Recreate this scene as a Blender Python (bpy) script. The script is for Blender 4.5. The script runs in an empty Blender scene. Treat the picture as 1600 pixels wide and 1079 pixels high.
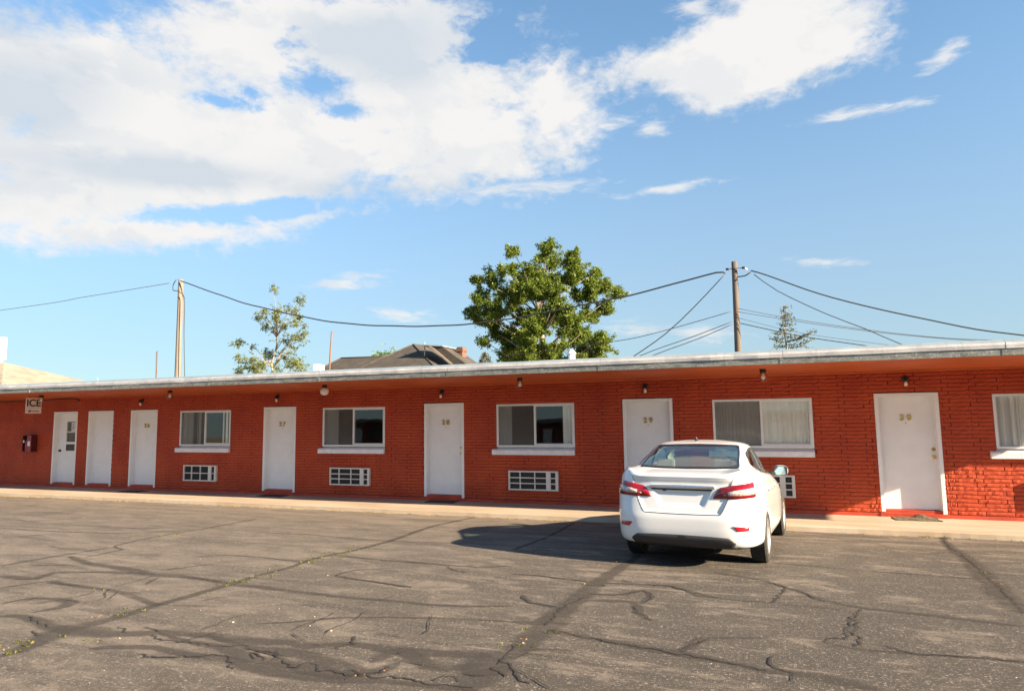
import bpy, bmesh, math, random
import numpy as np
from mathutils import Vector, Matrix
from mathutils.bvhtree import BVHTree
from mathutils.geometry import delaunay_2d_cdt
R = math.radians
EXPOSURE, SUN_E, SKY_S, CLOUD_S, VEIL_S = 2.15, 5.0, 0.068, 0.215, 0.142
rng = random.Random(7)
nrg = np.random.default_rng(11)
scene = bpy.context.scene
COL = scene.collection

# ------------------------------------------------------------------ camera
cam_data = bpy.data.cameras.new('camera')
cam = bpy.data.objects.new('camera', cam_data)
COL.objects.link(cam)
cam_data.sensor_width = 36.0
cam_data.lens = 36.0 * 1045.45 / 1600.0
cam_data.clip_start = 0.05
cam_data.clip_end = 5000
def cam_matrix(pitch, roll, yaw, loc):
    cy, sy = math.cos(yaw), math.sin(yaw)
    f = Vector((sy, cy, 0)); r = Vector((cy, -sy, 0)); u = Vector((0, 0, 1))
    f2 = f * math.cos(pitch) + u * math.sin(pitch)
    u2 = u * math.cos(pitch) - f * math.sin(pitch)
    r3 = r * math.cos(roll) + u2 * math.sin(roll)
    u3 = u2 * math.cos(roll) - r * math.sin(roll)
    m = Matrix(((r3.x, u3.x, -f2.x, loc[0]), (r3.y, u3.y, -f2.y, loc[1]), (r3.z, u3.z, -f2.z, loc[2]), (0, 0, 0, 1)))
    return m
cam.matrix_world = cam_matrix(R(6.0142), R(-0.8074), R(-21.1121), (0, -13.758, 1.9313))
scene.camera = cam

# ------------------------------------------------------------------ view
vs = scene.view_settings
vs.view_transform = 'Standard'
try: vs.look = 'None'
except Exception: pass
vs.exposure = EXPOSURE
vs.gamma = 1.0
vs.use_curve_mapping = False

# ------------------------------------------------------------------ sun + sky
SUN = Vector((1.0, -0.20, 0.42)).normalized()       # towards the sun
sun_el = math.asin(SUN.z)
sun_az = math.atan2(SUN.x, SUN.y)                    # clockwise from +Y
sd = bpy.data.lights.new('sun', 'SUN')
sd.energy = SUN_E
sd.angle = R(0.55)
sd.color = (1.0, 0.80, 0.56)
sun = bpy.data.objects.new('sun', sd)
COL.objects.link(sun)
sun.rotation_euler = SUN.to_track_quat('Z', 'Y').to_euler()
sun.location = (30, -6, 20)

class NT:
    """small helper that writes node trees"""
    def __init__(s, tree): s.t = tree; s.n = tree.nodes; s.l = tree.links
    def add(s, kind, **kw):
        nd = s.n.new(kind)
        for k, v in kw.items(): setattr(nd, k, v)
        return nd
    def put(s, sock, v):
        if v is None: return
        if hasattr(v, 'is_output') or isinstance(v, bpy.types.NodeSocket): s.l.new(v, sock)
        else: sock.default_value = v
    def math(s, op, a, b=None, c=None, clamp=False):
        nd = s.add('ShaderNodeMath', operation=op, use_clamp=clamp)
        for i, v in enumerate((a, b, c)): s.put(nd.inputs[i], v)
        return nd.outputs[0]
    def noise(s, vec, scale, detail=4, rough=0.55, dist=0.0, col=False):
        nd = s.add('ShaderNodeTexNoise')
        s.put(nd.inputs['Vector'], vec)
        nd.inputs['Scale'].default_value = scale; nd.inputs['Detail'].default_value = detail
        nd.inputs['Roughness'].default_value = rough; nd.inputs['Distortion'].default_value = dist
        return nd.outputs['Color' if col else 'Fac']
    def mapping(s, vec, loc=(0, 0, 0), rot=(0, 0, 0), sc=(1, 1, 1), kind='POINT'):
        nd = s.add('ShaderNodeMapping', vector_type=kind)
        s.put(nd.inputs['Vector'], vec)
        nd.inputs['Location'].default_value = loc; nd.inputs['Rotation'].default_value = rot; nd.inputs['Scale'].default_value = sc
        return nd.outputs[0]
    def length(s, vec):
        nd = s.add('ShaderNodeVectorMath', operation='LENGTH'); s.put(nd.inputs[0], vec); return nd.outputs['Value']
    def smooth(s, x, a, b, lo=0.0, hi=1.0):
        nd = s.add('ShaderNodeMapRange', interpolation_type='SMOOTHSTEP')
        s.put(nd.inputs[0], x)
        nd.inputs[1].default_value = a; nd.inputs[2].default_value = b; nd.inputs[3].default_value = lo; nd.inputs[4].default_value = hi
        return nd.outputs[0]
    def mix(s, f, a, b, blend='MIX'):
        nd = s.add('ShaderNodeMix', data_type='RGBA', blend_type=blend)
        s.put(nd.inputs[0], f)
        for sock, v in ((nd.inputs[6], a), (nd.inputs[7], b)):
            s.put(sock, v if not isinstance(v, tuple) or len(v) == 4 else tuple(v) + (1,))
        return nd.outputs[2]
    def ramp(s, f, stops):
        nd = s.add('ShaderNodeValToRGB'); s.put(nd.inputs[0], f)
        el = nd.color_ramp.elements
        while len(el) < len(stops): el.new(0.5)
        for e, (p, c) in zip(el, stops): e.position = p; e.color = tuple(c) + (1,) if len(c) == 3 else c
        return nd.outputs[0]
    def bump(s, h, strength, dist=0.01, normal=None):
        nd = s.add('ShaderNodeBump'); s.put(nd.inputs['Height'], h)
        nd.inputs['Strength'].default_value = strength; nd.inputs['Distance'].default_value = dist
        if normal is not None: s.put(nd.inputs['Normal'], normal)
        return nd.outputs[0]

world = bpy.data.worlds.new('World')
scene.world = world
world.use_nodes = True
W = NT(world.node_tree)
W.n.clear()
sky = W.add('ShaderNodeTexSky', sky_type='NISHITA')
sky.sun_disc = False
sky.sun_elevation = sun_el
sky.sun_rotation = sun_az
sky.altitude = 1800
sky.air_density = 1.0
sky.dust_density = 0.55
sky.ozone_density = 1.7
tc = W.add('ShaderNodeTexCoord')
dirv = tc.outputs['Generated']
sep = W.add('ShaderNodeSeparateXYZ'); W.l.new(dirv, sep.inputs[0])
az = W.math('MULTIPLY', W.math('ARCTAN2', sep.outputs[0], sep.outputs[1]), 57.2958)
el = W.math('MULTIPLY', W.math('ARCSINE', sep.outputs[2]), 57.2958)
ae = W.add('ShaderNodeCombineXYZ'); W.l.new(az, ae.inputs[0]); W.l.new(el, ae.inputs[1])
ae = ae.outputs[0]
# cloud banks as they stood in the sky that evening: bearing, elevation, half widths in degrees, tilt
CLOUDS = [('m',-54.7,21.2,13.60,8.01,16),('m',-41.6,21.5,15.19,5.26,7),('m',-26.5,24.5,12.48,6.17,2),('m',-36.6,29.9,17.96,3.99,6),
('m',-45.8,18.1,15.64,3.10,7),('m',-55.6,16.2,10.23,2.63,10),('m',-49.3,14.7,12.89,1.42,9),('m',-38.4,16.4,3.66,1.00,19),
('m',-27.1,19.9,6.17,1.81,1),('m',-17.4,25.9,3.71,3.16,-5),
('m',-0.4,27.4,8.90,3.42,1),('m',5.5,27.6,4.87,2.14,6),('m',-8.9,27.7,4.00,1.67,9),('m',-3.6,25.2,4.04,1.21,10),('m',2.8,30.3,4.93,2.07,-14),
('m',-12,51,20,6.5,8),('m',4,45,10,3.0,-6),('m',-34,42,15,4,4),('h',-42.0,16.7,7.0,0.7,9),('h',-45.6,24.3,2.86,0.73,2),('h',-38.1,26.8,2.77,1.58,-52),('h',-35.1,24.9,2.44,0.67,5),('h',-22.4,31.3,2.71,2.61,82),
('t',-19.8,19.2,6.21,0.63,1),('t',-12.3,23.9,2.21,0.50,3),('t',-8.5,23.3,1.52,0.59,-6),('t',-4.6,31.6,2.04,0.77,-9),('t',7.4,22.1,3.92,0.41,-1),
('t',-7.6,18.5,3.71,0.36,3),('t',4.0,11.6,2.51,0.34,-6),('t',-35.0,11.3,3.07,0.63,7),('t',-30.3,8.6,2.49,0.59,-4),
('t',-10.2,7.1,2.55,0.70,-2),('t',-5.0,6.5,2.79,0.84,-3),('t',13.5,24.6,1.47,0.61,16),
('s',-58.2,22.1,6.11,2.80,17),('s',-49.5,18.6,10.20,1.16,3),('s',-33.2,18.7,8.15,1.13,3),('s',-31.0,29.9,9.03,2.50,4),('s',-59.2,27.0,7.61,1.48,17)]
def bank(c):
    m = W.mapping(ae, (c[1], c[2], 0), (0, 0, R(c[5])), (c[3], c[4], 1), 'TEXTURE')
    return W.math('SUBTRACT', 1.0, W.length(m))
flat = W.mapping(dirv, sc=(1, 1, 1.7))
n1 = W.noise(flat, 5.5, 10, 0.62, 0.3)
n2 = W.noise(flat, 14, 8, 0.62, 0.2)
n3 = W.noise(W.mapping(dirv, loc=(1.3, 0.7, 2.0), sc=(1, 1, 2.2)), 3.4, 9, 0.6, 0.3)
dm = None
for c in CLOUDS:
    if c[0] != 'm': continue
    v = W.math('MULTIPLY', bank(c), min(c[4], 4.0))
    dm = v if dm is None else W.math('SMOOTH_MAX', dm, v, 1.2)
holes = None
for c in CLOUDS:
    if c[0] != 'h': continue
    hole = bank(c)
    holes = hole if holes is None else W.math('MAXIMUM', holes, hole)
dm = W.math('MINIMUM', dm, 2.0)
dm = W.math('SUBTRACT', dm, W.smooth(W.math('ADD', holes, W.math('MULTIPLY', W.math('ADD', W.math('SUBTRACT', n2, 0.5), W.math('MULTIPLY', W.math('SUBTRACT', n1, 0.5), 0.8)), 7.0)), -0.9, 2.0, 0.0, 3.4))
n5 = W.noise(flat, 42, 6, 0.65, 0.3)
edge = W.math('ADD', W.math('MULTIPLY', W.math('SUBTRACT', n1, 0.5), 5.4), W.math('MULTIPLY', W.math('SUBTRACT', n2, 0.5), 3.6))
edge = W.math('ADD', edge, W.math('MULTIPLY', W.math('SUBTRACT', n5, 0.5), 2.2))
mask_m = W.smooth(W.math('ADD', dm, edge), -0.55, 1.45)
dt = None
for c in CLOUDS:
    if c[0] != 't': continue
    v = bank(c)
    dt = v if dt is None else W.math('MAXIMUM', dt, v)
thin = W.noise(W.mapping(dirv, sc=(1, 1, 4)), 26, 6, 0.6, 0.4)
mask_t = W.math('MULTIPLY', W.smooth(W.math('ADD', dt, W.math('MULTIPLY', W.math('SUBTRACT', thin, 0.5), 3.4)), -0.35, 1.1), 0.8)
# the rest of the sky goes on with the same broken cloud
inview = W.math('MULTIPLY', W.smooth(W.math('ABSOLUTE', W.math('ADD', az, 21.0)), 42.0, 62.0, 1.0, 0.0), W.smooth(el, 33.0, 45.0, 1.0, 0.0))
other = W.math('MULTIPLY', W.smooth(W.math('ADD', n3, W.math('MULTIPLY', W.math('SUBTRACT', n2, 0.5), 0.25)), 0.55, 0.68), W.smooth(el, 2.0, 14.0))
other = W.math('MULTIPLY', other, W.math('SUBTRACT', 1.0, inview))
mask = W.math('MAXIMUM', W.math('MAXIMUM', mask_m, mask_t), other)
mask = W.math('MULTIPLY', mask, W.smooth(el, -1.0, 2.0))
sh = None
for c in CLOUDS:
    if c[0] != 's': continue
    v = W.smooth(bank(c), -0.5, 0.8)
    sh = v if sh is None else W.math('MAXIMUM', sh, v)
n4 = W.noise(flat, 4.2, 6, 0.55, 0.2)
# billows: the side of each puff that turns to the sun is brighter
puff = W.math('SUBTRACT', W.noise(flat, 8.0, 7, 0.58, 0.25), W.noise(W.mapping(flat, loc=(SUN.x * 0.035, SUN.y * 0.035, 0.05)), 8.0, 7, 0.58, 0.25))
relief = W.smooth(puff, -0.02, 0.12, 0.0, 0.34)
shade = W.math('ADD', W.math('MULTIPLY', sh, 0.8), W.math('ADD', W.smooth(n4, 0.45, 0.7, 0.0, 0.4), relief), clamp=True)
ccol = W.mix(shade, (0.97, 0.955, 0.94), (0.70, 0.765, 0.835))
# thin veil of vapour low down and towards the sun
veil = W.math('MULTIPLY', W.smooth(el, -2.0, 34.0, 0.84, 0.16), 1.0)
bg1 = W.add('ShaderNodeBackground'); W.l.new(W.mix(1.0, sky.outputs[0], (0.74, 0.985, 1.0), 'MULTIPLY'), bg1.inputs[0]); bg1.inputs[1].default_value = SKY_S
bg2 = W.add('ShaderNodeBackground'); W.l.new(ccol, bg2.inputs[0]); bg2.inputs[1].default_value = CLOUD_S
bg3 = W.add('ShaderNodeBackground'); bg3.inputs[0].default_value = (0.65, 0.77, 0.855, 1); bg3.inputs[1].default_value = VEIL_S
mv = W.add('ShaderNodeMixShader'); W.l.new(veil, mv.inputs[0]); W.l.new(bg1.outputs[0], mv.inputs[1]); W.l.new(bg3.outputs[0], mv.inputs[2])
mx = W.add('ShaderNodeMixShader'); W.l.new(mask, mx.inputs[0]); W.l.new(mv.outputs[0], mx.inputs[1]); W.l.new(bg2.outputs[0], mx.inputs[2])
wo = W.add('ShaderNodeOutputWorld'); W.l.new(mx.outputs[0], wo.inputs[0])

# ------------------------------------------------------------------ helpers
def tag(o, label=None, cat=None, group=None, kind=None):
    if label: o['label'] = label
    if cat: o['category'] = cat
    if group: o['group'] = group
    if kind: o['kind'] = kind
    return o
def empty(name, loc=(0, 0, 0), rz=0.0, label=None, cat=None, group=None):
    o = bpy.data.objects.new(name, None)
    o.empty_display_size = 0.2
    COL.objects.link(o); o.location = loc; o.rotation_euler = (0, 0, rz)
    return tag(o, label, cat, group)
def link(name, mesh, mat=None, parent=None, loc=None):
    o = bpy.data.objects.new(name, mesh)
    COL.objects.link(o)
    if mat is not None and len(mesh.materials) == 0: mesh.materials.append(mat)
    if parent is not None: o.parent = parent
    if loc is not None: o.location = loc
    return o
def copy_tree(o, parent=None):
    c = o.copy(); COL.objects.link(c)
    if parent is not None: c.parent = parent
    for ch in list(o.children): copy_tree(ch, c)
    return c
class MB:
    """collects shapes and builds them as one mesh"""
    def __init__(s): s.v = []; s.f = []; s.sm = []
    def add(s, vs, fs, smooth=False):
        b = len(s.v); s.v += [tuple(p) for p in vs]; s.f += [tuple(i + b for i in f) for f in fs]; s.sm += [smooth] * len(fs); return s
    def box(s, x0, x1, y0, y1, z0, z1, bev=0.0):
        if bev <= 0:
            vs = [(x, y, z) for z in (z0, z1) for y in (y0, y1) for x in (x0, x1)]
            return s.add(vs, [(0, 2, 3, 1), (4, 5, 7, 6), (0, 1, 5, 4), (2, 6, 7, 3), (0, 4, 6, 2), (1, 3, 7, 5)])
        bm = bmesh.new(); bmesh.ops.create_cube(bm, size=1)
        for v in bm.verts: v.co = ((x0 + x1) / 2 + v.co.x * (x1 - x0), (y0 + y1) / 2 + v.co.y * (y1 - y0), (z0 + z1) / 2 + v.co.z * (z1 - z0))
        bmesh.ops.bevel(bm, geom=list(bm.edges), offset=bev, segments=2, affect='EDGES', profile=0.6)
        bm.verts.index_update()
        s.add([v.co[:] for v in bm.verts], [[v.index for v in f.verts] for f in bm.faces]); bm.free(); return s
    def tube(s, pts, radii, n=8, cap=True, smooth=True):
        pts = [Vector(p) for p in pts]
        if not hasattr(radii, '__len__'): radii = [radii] * len(pts)
        vs = []; fs = []; up = Vector((0.13, 0.21, 0.97))
        for i, p in enumerate(pts):
            t = (pts[min(i + 1, len(pts) - 1)] - pts[max(i - 1, 0)]).normalized()
            a = t.cross(up)
            if a.length < 1e-3: a = t.cross(Vector((1, 0, 0)))
            a.normalize(); b = t.cross(a)
            for k in range(n):
                w = 2 * math.pi * k / n
                vs.append(p + (a * math.cos(w) + b * math.sin(w)) * radii[i])
        for i in range(len(pts) - 1):
            for k in range(n):
                fs.append((i * n + k, i * n + (k + 1) % n, (i + 1) * n + (k + 1) % n, (i + 1) * n + k))
        if cap:
            fs.append(tuple(range(n))[::-1]); fs.append(tuple((len(pts) - 1) * n + k for k in range(n)))
        return s.add(vs, fs, smooth)
    def lathe(s, prof, n=16, M=None, smooth=True):
        """prof: (radius, height) pairs round local Z"""
        vs = []; fs = []
        for r, z in prof:
            for k in range(n):
                w = 2 * math.pi * k / n
                p = Vector((r * math.cos(w), r * math.sin(w), z))
                vs.append(M @ p if M else p)
        for i in range(len(prof) - 1):
            for k in range(n):
                fs.append((i * n + k, i * n + (k + 1) % n, (i + 1) * n + (k + 1) % n, (i + 1) * n + k))
        return s.add(vs, fs, smooth)
    def prism(s, poly, y0, y1):
        """polygon of (x, z) extruded along y"""
        n = len(poly)
        vs = [(x, y0, z) for x, z in poly] + [(x, y1, z) for x, z in poly]
        fs = [tuple(range(n)), tuple(range(2 * n - 1, n - 1, -1))] + [(i, i + n, (i + 1) % n + n, (i + 1) % n) for i in range(n)]
        return s.add(vs, fs)
    def mesh(s, name):
        m = bpy.data.meshes.new(name)
        m.from_pydata(s.v, [], s.f)
        m.polygons.foreach_set('use_smooth', s.sm)
        m.update(); return m
    def fix(s, name):
        m = s.mesh(name); bm = bmesh.new(); bm.from_mesh(m); bmesh.ops.recalc_face_normals(bm, faces=bm.faces); bm.to_mesh(m); bm.free(); return m
    def build(s, name, mat, parent=None, loc=None, fix=True):
        return link(name, s.fix(name) if fix else s.mesh(name), mat, parent, loc)

# ------------------------------------------------------------------ materials
def newmat(name):
    m = bpy.data.materials.new(name); m.use_nodes = True
    t = NT(m.node_tree); b = t.n['Principled BSDF']
    return m, t, b
def pos(t): return t.add('ShaderNodeNewGeometry').outputs['Position']
def simple(name, col, rough=0.5, metal=0.0, var=0.06, scale=6, bump=0.0, bscale=60, coat=0.0, spec=0.5):
    m, t, b = newmat(name)
    p = t.add('ShaderNodeTexCoord').outputs['Object']
    f = t.noise(p, scale, 5, 0.6)
    c = t.mix(t.smooth(f, 0.3, 0.7), tuple(max(0, x * (1 - var)) for x in col), tuple(min(1, x * (1 + var)) for x in col))
    t.l.new(c, b.inputs['Base Color'])
    b.inputs['Roughness'].default_value = rough; b.inputs['Metallic'].default_value = metal
    b.inputs['Coat Weight'].default_value = coat; b.inputs['Specular IOR Level'].default_value = spec
    if bump > 0: t.l.new(t.bump(t.noise(p, bscale, 4), bump, 0.01), b.inputs['Normal'])
    return m
M = {}
# red painted split brick
m, t, b = newmat('red_painted_brick'); p = pos(t)
f1 = t.noise(p, 1.3, 5, 0.6); f2 = t.noise(p, 22, 4, 0.6)
c = t.mix(t.smooth(f1, 0.3, 0.72), (0.37, 0.042, 0.0112), (0.475, 0.067, 0.0172))
c = t.mix(t.smooth(f2, 0.56, 0.8, 0, 0.35), c, (0.25, 0.022, 0.010))
chip = t.smooth(t.noise(t.mapping(p, loc=(3, 1, 2)), 9, 6, 0.7), 0.735, 0.76, 0, 0.5)
c = t.mix(chip, c, (0.44, 0.16, 0.10))
t.l.new(c, b.inputs['Base Color']); b.inputs['Roughness'].default_value = 0.62; b.inputs['Specular IOR Level'].default_value = 0.35
t.l.new(t.bump(t.noise(p, 70, 6, 0.65), 0.55, 0.012), b.inputs['Normal']); M['brick'] = m
m, t, b = newmat('red_painted_mortar'); p = pos(t)
t.l.new(t.mix(t.noise(p, 5, 4), (0.105, 0.012, 0.006), (0.16, 0.018, 0.008)), b.inputs['Base Color']); b.inputs['Roughness'].default_value = 0.75
t.l.new(t.bump(t.noise(p, 60, 4), 0.3, 0.01), b.inputs['Normal']); M['mortar'] = m
M['base_red'] = simple('red_painted_concrete', (0.44, 0.05, 0.02), 0.65, var=0.2, scale=3, bump=0.3, bscale=30)
M['soffit'] = simple('orange_red_soffit_paint', (0.53, 0.108, 0.027), 0.6, var=0.1, scale=1.5, bump=0.08)
M['white'] = simple('white_gloss_paint', (0.80, 0.78, 0.755), 0.42, var=0.03, scale=4, bump=0.03)
M['whitesill'] = simple('white_sill_paint', (0.76, 0.74, 0.73), 0.6, var=0.07, scale=9, bump=0.2, bscale=50)
M['alu'] = simple('white_window_frame', (0.70, 0.69, 0.67), 0.45, var=0.05)
M['brass'] = simple('polished_sunlit_brass', (0.78, 0.52, 0.16), 0.28, metal=1.0, var=0.1)  # polished knobs; also carries the sunlit yellow of the rightmost door's digits
M['brassoldshade'] = simple('tarnished_shaded_brass', (0.46, 0.31, 0.085), 0.42, metal=0.75, var=0.2, scale=30)  # tarnished fittings; on the digits the darker tone also paints in their shade
M['black'] = simple('black_metal', (0.018, 0.018, 0.02), 0.5)
M['dark'] = simple('dark_grille', (0.022, 0.024, 0.024), 0.6, bump=0.3, bscale=200)
M['acwhite'] = simple('ivory_enamel', (0.66, 0.61, 0.55), 0.5, var=0.06)
M['glassglobe'] = None
M['rubber'] = simple('black_rubber_mat', (0.026, 0.024, 0.022), 0.9, var=0.4, scale=20, bump=0.8, bscale=90)
M['matworn'] = simple('worn_brown_mat', (0.085, 0.07, 0.045), 0.95, var=0.5, scale=14, bump=0.9, bscale=70)
# galvanised flashing, mottled by weather
def flashing(name, c0, c1, rough, metal, sc=3.0, sp=0.0):
    m, t, b = newmat(name); p = pos(t)
    f = t.noise(t.mapping(p, sc=(1, 1, 3)), sc, 7, 0.65)
    c = t.mix(t.smooth(f, 0.33, 0.68), c0, c1)
    if sp: c = t.mix(t.smooth(t.noise(p, 45, 3), 0.55, 0.75, 0, sp), c, (0.75, 0.77, 0.76))
    st = t.smooth(t.noise(t.mapping(p, sc=(9, 1, 0.6)), 1.0, 5), 0.56, 0.72, 0, 0.4)
    c = t.mix(st, c, tuple(x * 0.62 for x in c0))
    t.l.new(c, b.inputs['Base Color']); b.inputs['Roughness'].default_value = rough; b.inputs['Metallic'].default_value = metal
    t.l.new(t.bump(t.noise(p, 5, 4), 0.25, 0.02), b.inputs['Normal'])
    return m
M['flash_top'] = flashing('silver_roof_coating', (0.36, 0.43, 0.455), (0.45, 0.52, 0.545), 0.42, 0.6)
M['flash_mid'] = flashing('white_weathered_flashing', (0.3780, 0.3690, 0.3780), (0.5220, 0.5085, 0.5130), 0.5, 0.1)
M['flash_low'] = flashing('galvanised_drip_edge', (0.1350, 0.1440, 0.1332), (0.2430, 0.2475, 0.2250), 0.5, 0.35, 7.0, 0.5)
M['roofing'] = simple('gravel_roofing', (0.28, 0.27, 0.26), 0.9, var=0.2, bump=0.5)
# concrete walk
m, t, b = newmat('concrete_walk'); p = pos(t)
f = t.noise(t.mapping(p, sc=(0.35, 1.6, 1)), 1.6, 7, 0.65); f2 = t.noise(p, 40, 4)
c = t.mix(t.smooth(f, 0.3, 0.7), (0.2967, 0.2322, 0.1634), (0.3784, 0.3182, 0.2494))
c = t.mix(t.smooth(f2, 0.5, 0.8, 0, 0.25), c, (0.2150, 0.1720, 0.1247))
c = t.mix(t.smooth(t.noise(p, 2.3, 6, 0.7), 0.62, 0.74, 0, 0.4), c, (0.2838, 0.1849, 0.0946))
t.l.new(c, b.inputs['Base Color']); b.inputs['Roughness'].default_value = 0.85
t.l.new(t.bump(f2, 0.25, 0.008), b.inputs['Normal']); M['concrete'] = m
# old asphalt
m, t, b = newmat('old_asphalt'); p = pos(t)
big = t.noise(t.mapping(p, sc=(0.16, 0.5, 1)), 1.0, 9, 0.68, 0.6)
mid = t.noise(t.mapping(p, sc=(0.7, 1.5, 1)), 2.2, 9, 0.72, 0.5)
streak = t.noise(t.mapping(p, loc=(5, 0, 0), sc=(0.4, 2.6, 1)), 1.0, 9, 0.68, 0.6)
sx = t.add('ShaderNodeSeparateXYZ'); t.l.new(p, sx.inputs[0])
east = t.smooth(t.math('ADD', sx.outputs[0], t.math('MULTIPLY', t.math('SUBTRACT', big, 0.5), 12.0)), -7.5, 0.5)
worn = t.mix(t.smooth(mid, 0.36, 0.66), (0.0922, 0.0779, 0.0650), (0.1614, 0.1356, 0.1121))
sealed = t.mix(t.smooth(mid, 0.50, 0.63), (0.0537, 0.0472, 0.0408), (0.1464, 0.1222, 0.1007))
c = t.mix(t.math('MULTIPLY', east, 0.95), worn, sealed)
c = t.mix(t.smooth(streak, 0.53, 0.61, 0, 0.65), c, (0.0548, 0.0483, 0.0426))
c = t.mix(t.smooth(streak, 0.42, 0.34, 0, 0.7), c, (0.1949, 0.1621, 0.1320))
c = t.mix(t.math('MULTIPLY', t.smooth(sx.outputs[1], -4.2, -1.6), t.smooth(t.noise(t.mapping(p, sc=(0.4, 2.2, 1)), 1.3, 8, 0.7), 0.42, 0.62, 0.05, 0.7)), c, (0.2082, 0.1710, 0.1338))
fine = t.noise(p, 40, 7, 0.8)
c = t.mix(t.smooth(fine, 0.50, 0.74, 0, 0.75), c, (0.0277, 0.0242, 0.0206))
c = t.mix(t.smooth(fine, 0.48, 0.28, 0, 0.65), c, (0.2455, 0.2098, 0.1741))
def stones(scale, lo, hi):
    v = t.add('ShaderNodeTexVoronoi'); t.put(v.inputs['Vector'], p); v.inputs['Scale'].default_value = scale
    pick = t.add('ShaderNodeSeparateColor'); t.l.new(v.outputs['Color'], pick.inputs[0])
    return t.math('MULTIPLY', t.smooth(v.outputs['Distance'], 0.30, 0.45, 1, 0), t.smooth(pick.outputs[0], lo, hi))
st1 = stones(80, 0.62, 0.80); st2 = stones(36, 0.86, 0.95)
c = t.mix(t.math('MULTIPLY', st1, 0.8), c, (0.2578, 0.2256, 0.1933))
c = t.mix(t.math('MULTIPLY', st2, 0.42), c, (0.3588, 0.3194, 0.2766))
t.l.new(c, b.inputs['Base Color']); b.inputs['Roughness'].default_value = 0.88; b.inputs['Specular IOR Level'].default_value = 0.3
h = t.math('ADD', t.math('MULTIPLY', fine, 0.8), t.math('MULTIPLY', st1, 0.5))
nrm = t.bump(h, 0.9, 0.012)
nrm = t.bump(t.noise(p, 2.6, 7, 0.65), 0.25, 0.03, nrm)
t.l.new(nrm, b.inputs['Normal']); M['asphalt'] = m
# tar sealant and open cracks: ribbons that fray at their edges (attribute 'edge' is 0 in the middle, 1 at the rim)
def ribbon(name, c0, c1, lo, hi, nscale, amp, maxa):
    m, t, b = newmat(name); p = pos(t)
    e = t.add('ShaderNodeAttribute'); e.attribute_name = 'edge'
    c = t.mix(t.noise(p, 30, 4), c0, c1)
    g = t.math('ADD', e.outputs['Fac'], t.math('MULTIPLY', t.math('SUBTRACT', t.noise(p, nscale, 5, 0.65), 0.5), amp))
    a = t.smooth(g, lo, hi, maxa, 0.0)
    a = t.math('MULTIPLY', a, t.smooth(t.noise(p, 3.1, 4, 0.6), 0.3, 0.55, 0.5, 1.0))
    t.l.new(c, b.inputs['Base Color']); b.inputs['Roughness'].default_value = 0.8
    t.l.new(a, b.inputs['Alpha']); t.l.new(t.bump(t.noise(p, 55, 5, 0.7), 0.6, 0.01), b.inputs['Normal'])
    return m
M['seal'] = ribbon('tar_sealant', (0.040, 0.034, 0.029), (0.066, 0.055, 0.046), 0.2, 1.0, 9, 0.9, 0.58)
M['crack'] = ribbon('open_crack', (0.012, 0.010, 0.008), (0.03, 0.025, 0.02), 0.3, 0.95, 14, 1.3, 0.95)
M['earth'] = simple('dry_earth', (0.20, 0.16, 0.10), 0.95, var=0.3, scale=0.4, bump=0.4)
def leaf(name, c0, c1, trans):
    m, t, b = newmat(name)
    g = t.add('ShaderNodeNewGeometry')
    c = t.mix(g.outputs['Random Per Island'], c0, c1)
    t.n.remove(b)
    d = t.add('ShaderNodeBsdfDiffuse'); t.l.new(c, d.inputs[0])
    tr = t.add('ShaderNodeBsdfTranslucent'); t.l.new(t.mix(0.5, c, (0.16, 0.22, 0.02)), tr.inputs[0])
    gl = t.add('ShaderNodeBsdfGlossy'); gl.inputs['Roughness'].default_value = 0.45; gl.inputs[0].default_value = (0.5, 0.5, 0.45, 1)
    m1 = t.add('ShaderNodeMixShader'); m1.inputs[0].default_value = trans; t.l.new(d.outputs[0], m1.inputs[1]); t.l.new(tr.outputs[0], m1.inputs[2])
    m2 = t.add('ShaderNodeMixShader'); m2.inputs[0].default_value = 0.05; t.l.new(m1.outputs[0], m2.inputs[1]); t.l.new(gl.outputs[0], m2.inputs[2])
    t.l.new(m2.outputs[0], t.n['Material Output'].inputs[0]); return m
M['leaf'] = leaf('cottonwood_leaf', (0.065, 0.115, 0.012), (0.20, 0.26, 0.035), 0.5)
M['leafpale'] = leaf('pale_poplar_leaf', (0.10, 0.135, 0.04), (0.22, 0.24, 0.075), 0.4)
M['needle'] = leaf('conifer_needle', (0.085, 0.08, 0.026), (0.17, 0.15, 0.055), 0.25)
M['leafbush'] = leaf('bright_bush_leaf', (0.08, 0.15, 0.02), (0.16, 0.24, 0.04), 0.4)
M['weed'] = leaf('weed_leaf', (0.07, 0.09, 0.016), (0.16, 0.165, 0.04), 0.25)
M['dryleaf'] = leaf('dry_litter', (0.22, 0.085, 0.05), (0.30, 0.20, 0.11), 0.1)
M['straw'] = leaf('dry_straw', (0.35, 0.23, 0.07), (0.50, 0.36, 0.14), 0.2)
M['bark'] = simple('grey_bark', (0.20, 0.165, 0.125), 0.9, var=0.3, scale=10, bump=0.6)
M['barkpale'] = simple('pale_bark', (0.30, 0.25, 0.20), 0.85, var=0.25, scale=8, bump=0.4)
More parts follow.
